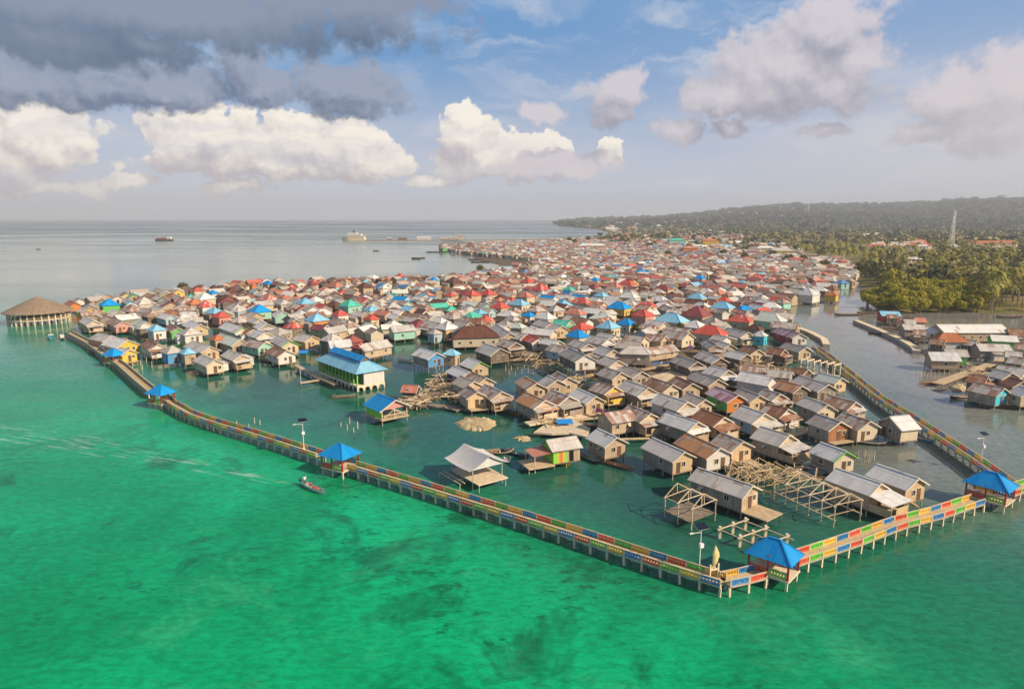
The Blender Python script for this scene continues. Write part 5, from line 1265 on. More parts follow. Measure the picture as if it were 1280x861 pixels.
for row, (dy, cnt) in enumerate(((0, 17), (-4, 16), (-8, 16), (-12, 15), (-16, 15), (-20, 14), (-24, 13), (-28, 12), (-32, 11))):
    for i in range(cnt):
        t = i/(cnt-1); px = 1084+(1226-1084)*t+random.uniform(-5, 5)+row*1.5; py = np.interp(px, [p[0] for p in mang], [p[1] for p in mang])+dy+random.uniform(-1, 1)-1.0
        if row > 2 and px < 1096+row*3: continue
        c = G(px, py, 1.0)
        if sdist(np.array([c.x]), np.array([c.y]))[0] < -3: continue
        edge = px < 1100 and row < 2
        plant(MK, 'mangrove_tree', c.x, c.y, 0.4, random.uniform(0.85, 1.25)*(0.75 if edge else 1.0+0.06*row), 'yellow green mangrove tree of the dense clump lining the channel bank', 'mangrove trees on the channel bank', random.uniform(0.9, 1.15)); n += 1
for i in range(26):
    px = random.uniform(1072, 1118); py = random.uniform(341, 354)
    if (px-1095)**2/22**2+(py-347)**2/7**2 > 1: continue
    c = G(px, py, 1.0); plant(DK, 'broadleaf_tree', c.x, c.y, max(0.5, hz(c.x, c.y)), random.uniform(0.9, 1.3), 'dark green broadleaf tree in the clump above the channel head', 'dark trees above the channel head')
cnt = 0; tries = 0
while cnt < 290 and tries < 6000:
    tries += 1; px = random.uniform(985, 1300); py = random.uniform(313, 389)
    lo = np.interp(px, [985, 1060, 1085, 1110, 1230, 1300], [322, 333, 345, 362, 391, 391])
    if py > lo: continue
    if 1100 < px < 1125 and 340 < py < 356: continue
    if abs(px-1140) < 12 and 329 < py < 345: continue
    if random.random() < 0.35 and py < 335: continue
    if px < 1225 and py > np.interp(px, [1085, 1226], [348, 352]): continue
    c = G(px, py, 1.0); e = px > 1222 and py > 372
    plant(PK, 'coconut_palm', c.x, c.y, max(0.4, hz(c.x, c.y)), random.uniform(0.85, 1.3), 'coconut palm with grey trunk at the shore edge of the palm grove' if e else 'coconut palm standing within the palm grove inland of the mangroves', 'coconut palms at the shore edge' if e else 'coconut palms of the grove', 1.0); cnt += 1
for px, py, s in [(600,342,.9),(712,304,1.4),(718,306,1.2),(735,303,1.5),(770,300,1.3),(790,299,1.4),(815,300,1.4),(812,311,1.2),(750,297,1.5),(860,313,1.2),(905,322,1.2),(930,327,1.2),(965,325,1.3),(985,330,1.2),(1005,331,1.2),(835,322,1.0),(1030,338,1.1),(230,366,.8),(320,416,.5),(130,404,.5),(795,418,.6),(830,425,.5),(850,418,.6),(760,424,.5),(655,400,.5),(300,395,.4)]:
    c = G(px, py, 0.4); plant(DK, 'broadleaf_tree', c.x, c.y, max(0.3, hz(c.x, c.y)), s*0.9, 'dark green tree rising between the village houses', 'trees among the village houses')

# far forest: reads as one mass
FV = []; FF = []; FT = []; cntv = 0
def clump(x, y, z, r, h, nq, col):
    global cntv
    d = rng.normal(size=(nq, 3)); d[:, 2] = np.abs(d[:, 2])*0.9-0.15; d /= np.linalg.norm(d, axis=1)[:, None]; rr = rng.uniform(0.7, 1.1, (nq, 1))
    lob = 0.22*np.sin(d[:, :1]*4+x)+0.22*np.cos(d[:, 1:2]*5+y)
    p = np.array([x, y, z+h*0.30])+d*rr*(1+lob)*np.array([r, r, h*0.7])
    nr = d+rng.normal(0, 0.45, (nq, 3)); nr /= np.linalg.norm(nr, axis=1)[:, None]; u = np.cross(nr, rng.normal(size=(nq, 3))); u /= np.linalg.norm(u, axis=1)[:, None]; v = np.cross(nr, u)
    s = (r*rng.uniform(0.16, 0.32, (nq, 1))*(0.62 if nq > 60 else (1.35 if nq > 30 else 1.8)))
    q = np.stack([p-u*s-v*s*.6, p+u*s*.2-v*s*.8, p+u*s+v*s*.4, p-u*s*.1+v*s*.8], 1).reshape(-1, 3)
    FV.append(q); FF.append(np.arange(nq*4).reshape(-1, 4)+cntv); cntv += nq*4
    FT.append(np.clip(np.array(col)*rng.uniform(0.7, 1.35, (nq, 1)), 0, 1))
TOWN = gp([(690,290),(760,300),(900,330),(1000,345),(1075,352),(1000,318),(960,300),(900,290),(800,283),(720,281)])
CLEAR = gp([(1060,312),(1180,318),(1180,309),(1060,304)])
BLD = [(*G(px_, py_, 1.0)[:2], w_) for px_, py_, w_ in [(845,308,24),(887,309,24),(862,317,22),(1240,309,46),(955,316,22),(975,320,22),(1188,312,26),(1140,329,14),(1060,305,40),(1120,311,50),(1150,311,40),(855,303,20),(1030,300,40)]]
made = 0
for k in range(16000):
    yv = math.exp(rng.uniform(math.log(360), math.log(6300))); a = rng.uniform(0.02, 1.0); x = a*yv
    px = 640+FPX*a/math.cos(PITCH)
    if px > 1400: continue
    if float(sdist(np.array([x]), np.array([yv]))[0]) < 6: continue
    if yv < 760 and px < 1095+ (760-yv)*0.05: continue
    dens = 1.0
    if inside((x, yv), TOWN): dens = 0.16
    if inside((x, yv), CLEAR): dens = 0.25
    if yv < 620: dens *= 0.5
    if 700 < yv < 2600: dens *= float(np.clip((vnoise(np.array([x]), np.array([yv]), 90+yv*0.12, 21)[0]-0.30)*4.5, 0.10, 1))
    if any(abs(x-bx*yv/by) < wb and by-190 < yv < by+12 for bx, by, wb in BLD): continue
    if rng.random() > dens: continue
    tone = vnoise(np.array([x]), np.array([yv]), 120+yv*0.1, 9)[0]
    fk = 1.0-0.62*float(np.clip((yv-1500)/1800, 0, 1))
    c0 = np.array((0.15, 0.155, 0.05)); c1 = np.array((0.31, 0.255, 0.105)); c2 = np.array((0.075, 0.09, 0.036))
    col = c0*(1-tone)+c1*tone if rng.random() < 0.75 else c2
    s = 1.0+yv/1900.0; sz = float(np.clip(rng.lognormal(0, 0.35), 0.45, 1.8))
    clump(x, yv, hz(x, yv)-0.3, rng.uniform(3.0, 4.6)*s*sz, rng.uniform(5.0, 8.0)*min(s, 1.4)*sz*(0.55 if 640 < yv < 2400 else 1.0), 190 if yv < 1000 else (44 if yv < 2200 else 20), (col*fk)*(np.array((1, 1, 1)) if yv < 1500 else np.array((0.80, 0.98, 1.35)) if yv > 2600 else np.array((0.9, 1, 1.15)))); made += 1  # distant crowns tinted darker and bluer, putting hill haze into the leaf colour
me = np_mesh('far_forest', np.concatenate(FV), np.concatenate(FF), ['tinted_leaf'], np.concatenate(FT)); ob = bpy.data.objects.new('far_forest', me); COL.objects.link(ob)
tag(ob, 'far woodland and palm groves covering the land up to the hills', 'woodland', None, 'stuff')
print('forest clumps', made)

# ------------------------------------------------------------------ distant houses past the nearest few hundred: one object
def rcol(key):
    return dict(zinc=(.47, .42, .37), zinclight=(.58, .54, .49), zincdark=(.33, .28, .24), rustmix=(.42, .32, .25), rust=(.32, .18, .12), orange=(.42, .25, .14), blue=(.03, .22, .52), lightblue=(.22, .45, .64), teal=(.07, .44, .34), red=(.46, .09, .065), redfaded=(.44, .17, .12), maroon=(.27, .08, .08), brown=(.14, .07, .05), white=(.68, .67, .64), mint=(.52, .58, .53))[key]
def wcol(key):
    return dict(tan=(.45, .34, .23), greyplank=(.30, .25, .21), cream=(.58, .49, .36), white=(.66, .62, .56), darkplank=(.16, .12, .10), fresh=(.56, .42, .26), mint=(.34, .56, .46), pink=(.6, .32, .27), paleblue=(.36, .50, .58), yellow=(.62, .46, .14), green=(.2, .48, .18), orange=(.6, .26, .1))[key]
for k in range(2600):
    yv = math.exp(random.uniform(math.log(600), math.log(2600))); a = random.uniform(0.02, 0.62); x = a*yv
    if not inside((x, yv), TOWN): continue
    if sdist(np.array([x]), np.array([yv]))[0] < 3: continue
    if random.random() < min(0.8, (yv-600)/2200): continue
    far_h.append((x, yv, hz(x, yv)-0.3, random.uniform(0, 3.1), random.uniform(7, 13), random.uniform(6, 8), pick(600), pickw(), random.random() < 0.45, 3.0))
for px, py, n, sx, sy in [(1022,331,40,34,5),(1050,341,22,18,4),(1120,311,26,42,3),(1050,297,10,60,2),(840,284,26,80,2.0),(930,281,24,80,1.2),(740,287,26,30,2.5),(1160,305,8,40,2)]:
    for k in range(n):
        c = G(px+random.uniform(-sx, sx), py+random.uniform(-sy, sy), 1.0)
        if sdist(np.array([c.x]), np.array([c.y]))[0] < 3: continue
        far_h.append((c.x, c.y, max(0.0, hz(c.x, c.y)+(2.5 if c.y > 1800 else -0.3)), random.uniform(-0.5, 0.5), *((random.uniform(7, 9.5), random.uniform(5, 6.5), pick(400), pickw(), random.random() < 0.4, 3.0) if c.y < 800 else (random.uniform(10, 18), random.uniform(7, 9), random.choice(['white', 'redfaded', 'zinclight', 'red']), 'white', False, 4.0))))
HVt = []; HFt = []; HC = []
def q4(pts, col):
    i = len(HVt); HVt.extend(pts)
    HFt.append((i, i+1, i+2, i+3) if len(pts) == 4 else (i, i+1, i+2, i+2)); HC.append(col)
for (x, y, z, yw, L, W, rk, wk, hip, wh) in far_h:
    c, s = math.cos(yw), math.sin(yw); P3 = lambda u, v, w: (x+u*c-v*s, y+u*s+v*c, z+w); j = random.uniform(0.82, 1.15)
    rc = tuple((k*0.85+0.15*g_)*j*1.1 for k, g_ in zip(rcol(rk), (0.44, 0.38, 0.33))); wc = tuple(k*random.uniform(0.85, 1.1) for k in wcol(wk)); hx, hy = L/2, W/2; z1 = 1.0+wh; rise = W*0.3; e = 0.45; ze = z1-0.2
    for u0, v0, u1, v1 in ((-hx, -hy, hx, -hy), (hx, -hy, hx, hy), (hx, hy, -hx, hy), (-hx, hy, -hx, -hy)): q4([P3(u0, v0, 0.2), P3(u1, v1, 0.2), P3(u1, v1, z1), P3(u0, v0, z1)], wc)
    r = max(0.2, (L-W)/2) if hip else hx+e
    q4([P3(-hx-e, -hy-e, ze), P3(hx+e, -hy-e, ze), P3(r, 0, z1+rise), P3(-r, 0, z1+rise)], rc); q4([P3(hx+e, hy+e, ze), P3(-hx-e, hy+e, ze), P3(-r, 0, z1+rise), P3(r, 0, z1+rise)], rc)
    for sg in (-1, 1):
        if hip: q4([P3(sg*(hx+e), -sg*(hy+e), ze), P3(sg*(hx+e), sg*(hy+e), ze), P3(sg*r, 0, z1+rise), P3(sg*r, 0, z1+rise+0.01)], rc)
        else: q4([P3(sg*hx, -sg*hy, z1), P3(sg*hx, sg*hy, z1), P3(sg*hx, 0.01, z1+rise), P3(sg*hx, -0.01, z1+rise)], wc)
    for sg in (-1, 1):
        q4([P3(sg*hx*0.3-0.5, -hy-0.03, 1.6), P3(sg*hx*0.3+0.5, -hy-0.03, 1.6), P3(sg*hx*0.3+0.5, -hy-0.03, z1-0.5), P3(sg*hx*0.3-0.5, -hy-0.03, z1-0.5)], (.03, .028, .025))
    q4([P3(hx+0.03, -0.5, 1.1), P3(hx+0.03, 0.5, 1.1), P3(hx+0.03, 0.5, z1-0.4), P3(hx+0.03, -0.5, z1-0.4)], (.04, .03, .025))
me = np_mesh('distant_houses', np.array(HVt), np.array(HFt), ['tinted'], np.array(HC)); ob = bpy.data.objects.new('distant_houses', me); COL.objects.link(ob)
tag(ob, 'crowded far roofs of the village and the town beyond', 'houses', None, 'stuff')
# a few larger buildings on land
def building(px, py, L, W, h, roof, wall, label, yaw=0.0, style='H'):
    c = G(px, py, 1.0); root = thing('town_building', (c.x, c.y, max(0.5, hz(c.x, c.y))), yaw, label, 'building', 'larger buildings on the land')
    wall_shell(L, W, 0.1, h, W*0.22, wall, wall, style).obj('wall', root); roof_shell(L, W, h, W*0.22, roof, style, ox=0.8, oy=0.8).obj('roof', root)
    for i in range(int(L/4)): add_window(root, (-L/2+2+i*4, -W/2, h*0.55), 0, 1.6, 1.6)
building(845, 308, 22, 12, 9, 'teal', 'mint', 'teal green building at the inland edge of the town'); building(887, 309, 22, 13, 9, 'tile', 'yellow', 'orange roofed yellow building standing tallest among the palms')
building(862, 317, 18, 11, 7, 'redfaded', 'orange', 'salmon roofed building below the yellow one'); building(1240, 309, 62, 14, 6, 'tile', 'cream', 'very long orange roofed building among the palms', 0.02, 'G')
building(955, 316, 20, 10, 6, 'white', 'cream', 'white roofed cream building at the town edge'); building(975, 320, 26, 12, 6, 'zinc', 'yellow', 'wide grey roofed yellow building at the town edge'); building(740, 311, 36, 10, 5, 'white', 'paleblue', 'long white and pale blue building by the bay')
building(1188, 414 if False else 312, 16, 9, 5, 'white', 'white', 'white building beside the lattice mast'); building(1140, 329, 14, 8, 4, 'white', 'cream', 'small white roofed building in the palm grove')
building(855, 309 if False else 303, 14, 9, 6, 'redfaded', 'cream', 'small red roofed building behind the teal building')

# ------------------------------------------------------------------ lattice masts
def mast(px, py_base, py_top, label, w=3.2):
    c = G(px, py_base, 2.0); h = (py_base-py_top)/FPX*c.y*1.02; root = thing('lattice_mast', (c.x, c.y, hz(c.x, c.y)), 0.4, label, 'radio mast', 'lattice masts'); n = 10
    for seg in range(n):
        b = MB(); z0, z1 = h*seg/n, h*(seg+1)/n; w0, w1 = w*(1-0.8*seg/n)/1.0, w*(1-0.8*(seg+1)/n); mk = 'mast_white' if seg % 2 else 'mast_red'
        if 'white' in label: mk = 'mast_white'
        K = lambda s, t, ww, z: (s*ww/2, t*ww/2, z)
        cs = ((-1, -1), (1, -1), (1, 1), (-1, 1)); r = 0.09*h/48+0.07
        for i in range(4):
            a, d = cs[i], cs[(i+1) % 4]; b.beam(K(*a, w0, z0), K(*a, w1, z1), r*1.6, mk); b.beam(K(*a, w0, z0), K(*d, w1, z1), r, mk); b.beam(K(*a, w1, z1), K(*d, w1, z1), r, mk)
        b.obj('mast_section', root)
    for k in range(3):
        b = MB(); a = 2.1*k; b.cyl((math.cos(a)*1.2, math.sin(a)*1.2, h*0.9), (math.cos(a)*1.2, math.sin(a)*1.2, h*0.97), 0.7, 'mast_white', 8); b.obj('antenna', root)
mast(1188, 314, 265, 'tall white lattice radio mast standing in the palm grove', 5.0); mast(1009, 281, 262, 'red and white radio mast below the hill, the taller of two', 7); mast(974, 281, 264, 'thin radio mast below the hill, the one nearer the sea', 5)

# ------------------------------------------------------------------ water
tx = np.linspace(-6.1, 6.1, 300); xsn = 60*np.sinh(tx); ty = np.linspace(-2.6, 5.72, 260); ysn = 110+70*np.sinh(ty)
WX, WY = np.meshgrid(xsn, ysn); V = np.stack([WX, WY, np.zeros_like(WX)], -1).reshape(-1, 3); nA, nY = len(xsn), len(ysn)
I = (np.arange(nY-1)[:, None]*nA+np.arange(nA-1)[None, :]).ravel(); F = np.stack([I, I+1, I+nA+1, I+nA], -1)
def polymask(poly, soft):
    global LP
    keepL = LP; LP = np.array(poly); d = sdist(WX, WY); LP = keepL
    t = np.clip(d/soft*0.5+0.5, 0, 1); return t*t*(3-2*t)
LAG = gp([(86,417),(142,446),(201,495),(310,543),(425,578),(640,645),(902,729),(968,712),(1066,677),(1120,656),(1238,622),(1300,608),(1300,400),(1060,350),(990,380),(900,405),(500,400),(100,398)])
CHN = gp([(1268,606),(1160,538),(1060,560),(1090,590),(1200,620),(1300,610),(1320,395),(1060,345),(985,385),(1010,425),(1060,470),(1150,535)])
lag = polymask(LAG, 14); chn = polymask(CHN, 30)
INN = gp([(380,470),(520,480),(600,520),(720,545),(800,600),(860,660),(1000,660),(1180,610),(1060,500),(700,430),(450,420)]); inn = polymask(INN, 40)  # murky inner lagoon; its dark tone also paints in the houses' reflections
me = np_mesh('sea', V, F, [])
a = me.attributes.new('zone', 'FLOAT_COLOR', 'POINT'); t = np.ones((len(V), 4), np.float32); t[:, 0] = lag.ravel(); t[:, 1] = chn.ravel(); t[:, 2] = inn.ravel(); a.data.foreach_set('color', t.ravel())
m, nt, b = new_mat('sea_water', 0.07); b.inputs['IOR'].default_value = 1.33; b.inputs['Specular IOR Level'].default_value = 0.42
geo = nt.n('ShaderNodeNewGeometry').outputs['Position']; s = nt.sep(geo); at = nt.n('ShaderNodeAttribute'); at.attribute_name = 'zone'; z = nt.sep(at.outputs['Color'])
x, y = s[0], s[1]
# sea bed seen through the shallow water: sand, weed patches
n_big = nt.noise(geo, 0.022, 4, 0.6, 0.6); n_mid = nt.noise(geo, 0.075, 5, 0.65, 0.8); n_sm = nt.noise(nt.vscale(geo, (1, 1.6, 1)), 0.35, 4, 0.7)
sand = nt.mix(nt.ss(n_big, 0.35, 0.68), (0.0, 0.275, 0.105), (0.002, 0.46, 0.20))
right = nt.ss(x, 10, 75); sand = nt.mix(right, sand, (0.010, 0.17, 0.105))
blot = nt.m('MAXIMUM', nt.ss(nt.m('ADD', nt.m('MULTIPLY', n_mid, 0.6), nt.m('MULTIPLY', n_big, 0.5)), 0.565, 0.665), nt.m('MULTIPLY', nt.ss(nt.m('ADD', nt.m('MULTIPLY', n_sm, 0.7), nt.m('MULTIPLY', n_mid, 0.4)), 0.55, 0.64), nt.ss(nt.noise(geo, 0.017, 3, 0.6, 0.8), 0.44, 0.58, 0.12, 0.9)))
nearm = nt.ss(y, 175, 90)
sand = nt.mix(nt.m('MULTIPLY', blot, nt.m('MULTIPLY', nearm, 0.85)), sand, (0.002, 0.105, 0.042))
pale = nt.ss(nt.noise(geo, 0.05, 5, 0.7, 0.4), 0.53, 0.68); sand = nt.mix(nt.m('MULTIPLY', pale, nt.m('MULTIPLY', nearm, 0.40)), sand, (0.05, 0.43, 0.21))
mid = nt.mix(nt.ss(n_mid, 0.3, 0.7), (0.022, 0.27, 0.165), (0.045, 0.32, 0.20))
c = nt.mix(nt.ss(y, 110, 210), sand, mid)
c = nt.mix(nt.ss(y, 210, 420), c, (0.20, 0.27, 0.24)); stv = nt.ss(nt.noise(nt.vscale(geo, (0.0014, 0.0075, 1)), 1.0, 3, 0.5, 0.8), 0.34, 0.66); c = nt.mix(nt.ss(y, 700, 3500), c, nt.mix(stv, (0.02, 0.06, 0.12), (0.24, 0.26, 0.28)))  # far grey tone and pale streaks paint sky reflection into the water colour
lagc = nt.mix(nt.ss(n_big, 0.32, 0.70), (0.014, 0.115, 0.078), (0.034, 0.20, 0.135)); lagc = nt.mix(nt.m('MULTIPLY', blot, 0.6), lagc, (0.010, 0.08, 0.062))
c = nt.mix(z[0], c, lagc); c = nt.mix(z[2], c, nt.mix(nt.ss(n_mid, 0.35, 0.65), (0.010, 0.045, 0.036), (0.024, 0.085, 0.066))); c = nt.mix(z[1], c, nt.mix(nt.ss(n_mid, 0.3, 0.7), (0.215, 0.205, 0.195), (0.29, 0.27, 0.25)))  # silty channel grey, lightened to carry the pale clouds' reflection in its colour
rp = nt.noise(nt.vscale(geo, (0.8, 1.5, 1)), 0.85, 5, 0.7, 0.3); rip = nt.n('ShaderNodeHueSaturation'); nt.l(c, rip.inputs['Color']); nt.l(nt.ss(rp, 0.30, 0.70, 0.78, 1.24), rip.inputs['Value']); c = nt.mix(nt.ss(y, 420, 200), c, rip.outputs[0])  # caustic-like ripple light and dark painted into the water colour
# foam left behind the moving canoe: a widening V of broken streaks
wd = (G(0, 543, 0)-BC); wl = wd.length; wx, wy = wd.x/wl, wd.y/wl
u = nt.m('ADD', nt.m('MULTIPLY', nt.m('SUBTRACT', x, BC.x), wx), nt.m('MULTIPLY', nt.m('SUBTRACT', y, BC.y), wy))
v = nt.m('ADD', nt.m('MULTIPLY', nt.m('SUBTRACT', x, BC.x), -wy), nt.m('MULTIPLY', nt.m('SUBTRACT', y, BC.y), wx))
v = nt.m('ADD', v, nt.m('MULTIPLY', nt.m('SINE', nt.m('DIVIDE', u, 28.0)), 1.6))
width = nt.m('ADD', 0.7, nt.m('MULTIPLY', u, 0.085)); av = nt.m('ABSOLUTE', v)
band = nt.m('SUBTRACT', 1.0, nt.ss(nt.m('DIVIDE', av, width), 0.35, 1.1)); along = nt.m('MULTIPLY', nt.ss(u, 3.0, 6.0), nt.ss(u, 150.0, 60.0, 0.55, 1.0))
strk = nt.noise(nt.xyz(nt.m('MULTIPLY', u, 0.10), nt.m('MULTIPLY', v, 0.9)), 1.0, 4, 0.65)
foam = nt.m('MULTIPLY', nt.m('MULTIPLY', band, along), nt.ss(strk, 0.50, 0.70))
c = nt.mix(nt.m('MULTIPLY', foam, 0.75), c, (0.40, 0.62, 0.50))
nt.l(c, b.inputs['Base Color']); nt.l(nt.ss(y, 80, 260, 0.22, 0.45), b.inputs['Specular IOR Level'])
# ripples, calmer in wind shadows
w1 = nt.noise(nt.vscale(geo, (0.55, 1.3, 1)), 1.1, 4, 0.6, 0.3); w2 = nt.noise(nt.vscale(geo, (0.35, 1.0, 1)), 0.28, 3, 0.55, 0.4); wind = nt.ss(nt.noise(nt.vscale(geo, (0.5, 2.2, 1)), 0.0065, 4, 0.6, 0.5), 0.40, 0.62)
hgt = nt.m('ADD', nt.m('MULTIPLY', w1, 0.16), nt.m('MULTIPLY', w2, 0.28))
hgt = nt.m('ADD', hgt, nt.m('MULTIPLY', foam, 0.05))
bp = nt.n('ShaderNodeBump'); bp.inputs['Distance'].default_value = 1.0; nt.l(hgt, bp.inputs['Height'])
dist = nt.ss(y, 60, 900, 1.0, 0.30)
st = nt.m('MULTIPLY', nt.m('MULTIPLY', nt.m('ADD', 0.45, nt.m('MULTIPLY', wind, 0.55)), dist), 0.40)
st = nt.m('MULTIPLY', st, nt.m('SUBTRACT', 1.0, nt.m('MULTIPLY', z[0], 0.55)))
nt.l(st, bp.inputs['Strength']); nt.l(bp.outputs[0], b.inputs['Normal'])
nt.l(nt.m('ADD', nt.m('ADD', 0.05, nt.m('MULTIPLY', wind, nt.ss(y, 150, 1200, 0.04, 0.12))), nt.m('MULTIPLY', nt.m('SUBTRACT', 1.0, stv), nt.ss(y, 500, 2200, 0.0, 0.40))), b.inputs['Roughness'])
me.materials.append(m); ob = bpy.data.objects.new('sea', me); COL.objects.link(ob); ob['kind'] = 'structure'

# ------------------------------------------------------------------ labels that single each house out
LM = [('round thatched pavilion', 49, 403), ('blue roofed hall', 440, 478), ('brown roofed villa', 594, 428), ('blue and pink hut', 483, 515), ('coral islet', 595, 530), ('green striped house', 700, 575), ('yellow fronted house', 765, 503), ('bare truss frame', 865, 640),
      ('corner gazebo', 968, 720), ('channel gazebo', 1239, 625), ('white channel hall', 1010, 380), ('large red hip', 888, 430), ('two storey house', 722, 470), ('long hip roofed hall', 795, 450), ('concrete post frame', 1026, 475), ('teal hip roof', 437, 388), ('steep blue hip', 324, 397),
      ('twin blue roofs', 775, 412), ('wide blue hip', 774, 388), ('blue tarpaulin', 920, 480), ('long white hall', 1210, 420), ('orange tiled house', 1187, 428), ('eastern plank jetty', 1215, 465), ('green walled blue house', 136, 386), ('western gazebo', 142, 455), ('timber yard', 640, 446),
      ('cream terrace', 705, 545), ('coral sand pad', 845, 478), ('pink striped house', 908, 505), ('mint channel house', 962, 405), ('dark red hip', 871, 400), ('seawall tip', 1072, 402), ('red gable house', 668, 435), ('western blue house', 214, 450), ('mint lagoon house', 322, 445), ('purple walled house', 577, 480), ('tiny pinkish hut', 513, 500), ('far bay shore', 640, 345), ('mangrove bank', 1090, 390), ('second gazebo', 201, 500), ('midway gazebo', 425, 575)]
LMP = [(n_, G(a, c_, 0)) for n_, a, c_ in LM]
ORD = ['nearest', 'second', 'third', 'fourth', 'fifth', 'sixth', 'seventh', 'eighth', 'ninth', 'tenth', 'eleventh', 'twelfth']
look = {}
for h in HOUSES:
    h['look'] = (ROOFW[h['roof']], 'gable' if h['style'] == 'G' else 'hip', WALLW[h['wall']])
    look.setdefault(h['look'], []).append(h)
rank = {}
for lk, hs in look.items():
    for li, (n_, p) in enumerate(LMP):
        for r, h in enumerate(sorted(hs, key=lambda q: (q['x']-p.x)**2+(q['y']-p.y)**2)): rank[(id(h), li)] = r
used = set()
for h in HOUSES:
    if h['label']: used.add(h['label']); continue
    rf, sh, wl = h['look']; base = f'{rf} {sh} house, {wl} walls'
    if len(look[h['look']]) == 1:
        li = min(range(len(LMP)), key=lambda i: (h['x']-LMP[i][1].x)**2+(h['y']-LMP[i][1].y)**2); h['o']['label'] = base+f', near {LMP[li][0]}'; continue
    order = sorted(range(len(LMP)), key=lambda i: (rank[(id(h), i)], (h['x']-LMP[i][1].x)**2+(h['y']-LMP[i][1].y)**2))
    done = False
    for li in order:
        r = rank[(id(h), li)]
        if r >= len(ORD): break
        t = base+(f', nearest {LMP[li][0]}' if r == 0 else f', {ORD[r]} nearest {LMP[li][0]}')
        if t not in used: h['o']['label'] = t; used.add(t); done = True; break
    if not done: h['o']['label'] = base+', deep in the crowded far rows'; h['o']['group'] = f'{rf} {sh} houses with {wl} walls in the far rows'

# ------------------------------------------------------------------ sky
SUN_AZ = math.atan2(0.82, -0.42); SUN_EL = R(33)
W = bpy.data.worlds.new('World'); SC.world = W; W.use_nodes = True; nt = NT(W.node_tree)
bg = W.node_tree.nodes['Background']; BGS = 0.10; bg.inputs['Strength'].default_value = BGS
sky = nt.n('ShaderNodeTexSky'); sky.sky_type = 'NISHITA'; sky.sun_disc = False; sky.sun_elevation = SUN_EL; sky.sun_rotation = SUN_AZ; sky.air_density = 1.0; sky.dust_density = 1.4; sky.ozone_density = 1.5
gd = nt.n('ShaderNodeTexCoord').outputs['Generated']; s = nt.sep(gd)
az = nt.m('MULTIPLY', nt.m('ARCTAN2', s[0], s[1]), 180/math.pi); el = nt.m('MULTIPLY', nt.m('ARCSINE', s[2]), 180/math.pi)
def azel(px, py):
    d = ray(px, py).normalized(); return math.degrees(math.atan2(d.x, d.y)), math.degrees(math.asin(d.z))
p0 = nt.xyz(az, el)
nw = nt.nt.nodes.new('ShaderNodeTexNoise'); nw.inputs['Scale'].default_value = 0.32; nw.inputs['Detail'].default_value = 5; nw.inputs['Roughness'].default_value = 0.62; nt.l(p0, nw.inputs['Vector'])
wv = nt.nt.nodes.new('ShaderNodeVectorMath'); wv.operation = 'SUBTRACT'; nt.l(nw.outputs['Color'], wv.inputs[0]); wv.inputs[1].default_value = (0.5, 0.5, 0.5)
wv2 = nt.vscale(wv.outputs[0], (4.2, 2.6, 0)); pw = nt.vadd(p0, wv2)
fine = nt.noise(nt.vscale(p0, (1, 1.3, 1)), 0.75, 7, 0.62, 0.2)
def puffs(pos):
    v = nt.nt.nodes.new('ShaderNodeTexVoronoi'); v.feature = 'SMOOTH_F1'; v.voronoi_dimensions = '2D'; v.inputs['Scale'].default_value = 0.42; v.inputs['Detail'].default_value = 3.5; v.inputs['Roughness'].default_value = 0.55; v.inputs['Lacunarity'].default_value = 2.2; v.inputs['Smoothness'].default_value = 0.35
    v.normalize = True; nt.l(nt.vadd(pos, nt.vscale(wv.outputs[0], (0.9, 0.7, 0))), v.inputs['Vector'])
    return nt.m('ADD', nt.m('SUBTRACT', 0.42, v.outputs['Distance']), nt.m('MULTIPLY', nt.m('SUBTRACT', nt.noise(pos, 1.1, 5, 0.55), 0.5), 0.35))
puff = puffs(p0); emb = nt.m('SUBTRACT', puff, puffs(nt.vadd(p0, (0.30, 0.62, 0))))
def field(ells, pos):
    D = None
    for (cx, cy, rx, ry) in ells:
        a0, e0 = azel(cx, cy); a1, _ = azel(cx+rx, cy); _, e1 = azel(cx, cy-ry); rxa = abs(a1-a0); rya = abs(e1-e0)
        q = nt.vscale(nt.vadd(pos, (-a0, -e0, 0)), (1/rxa, 1/rya, 0)); ln = nt.nt.nodes.new('ShaderNodeVectorMath'); ln.operation = 'LENGTH'; nt.l(q, ln.inputs[0])
        e = nt.m('SUBTRACT', 1.0, ln.outputs['Value']); D = e if D is None else nt.m('MAXIMUM', D, e)
    return D
def layer(base, ells, lit, dark, soft=(0.0, 0.22), shade=(0.7, 1.6), dens=1.0, k=0.9, ek=1.0):
    D0 = field(ells, pw); D1 = field(ells, nt.vadd(pw, (shade[0], shade[1], 0)))
    f = nt.m('ADD', D0, nt.m('MULTIPLY', puff, k))
    al = nt.m('MULTIPLY', nt.ss(f, soft[0], soft[1]), dens)
    sh = nt.m('SUBTRACT', D0, D1)
    lt = nt.ss(nt.m('ADD', nt.m('MULTIPLY', sh, 0.75), nt.m('MULTIPLY', emb, ek)), -0.60, 0.70)
    return nt.mix(al, base, nt.mix(lt, dark, lit))
K = lambda r, g, b_, m_=1.0: tuple(c*m_*0.9/BGS for c in hexlin(r, g, b_))
base = sky.outputs[0]
hs = nt.n('ShaderNodeHueSaturation'); hs.inputs['Saturation'].default_value = 0.75; hs.inputs['Value'].default_value = 0.75; nt.l(base, hs.inputs['Color']); base = hs.outputs[0]
SKYTOP = K(88, 146, 200); SKYHOR = K(198, 204, 218)
hor = nt.ss(el, 15.0, 0.5); rightm = nt.ss(az, -15, 35)
grad = nt.mix(nt.m('POWER', hor, 1.1), SKYTOP, SKYHOR); grad = nt.mix(nt.m('MULTIPLY', rightm, 0.35), grad, K(178, 188, 212))
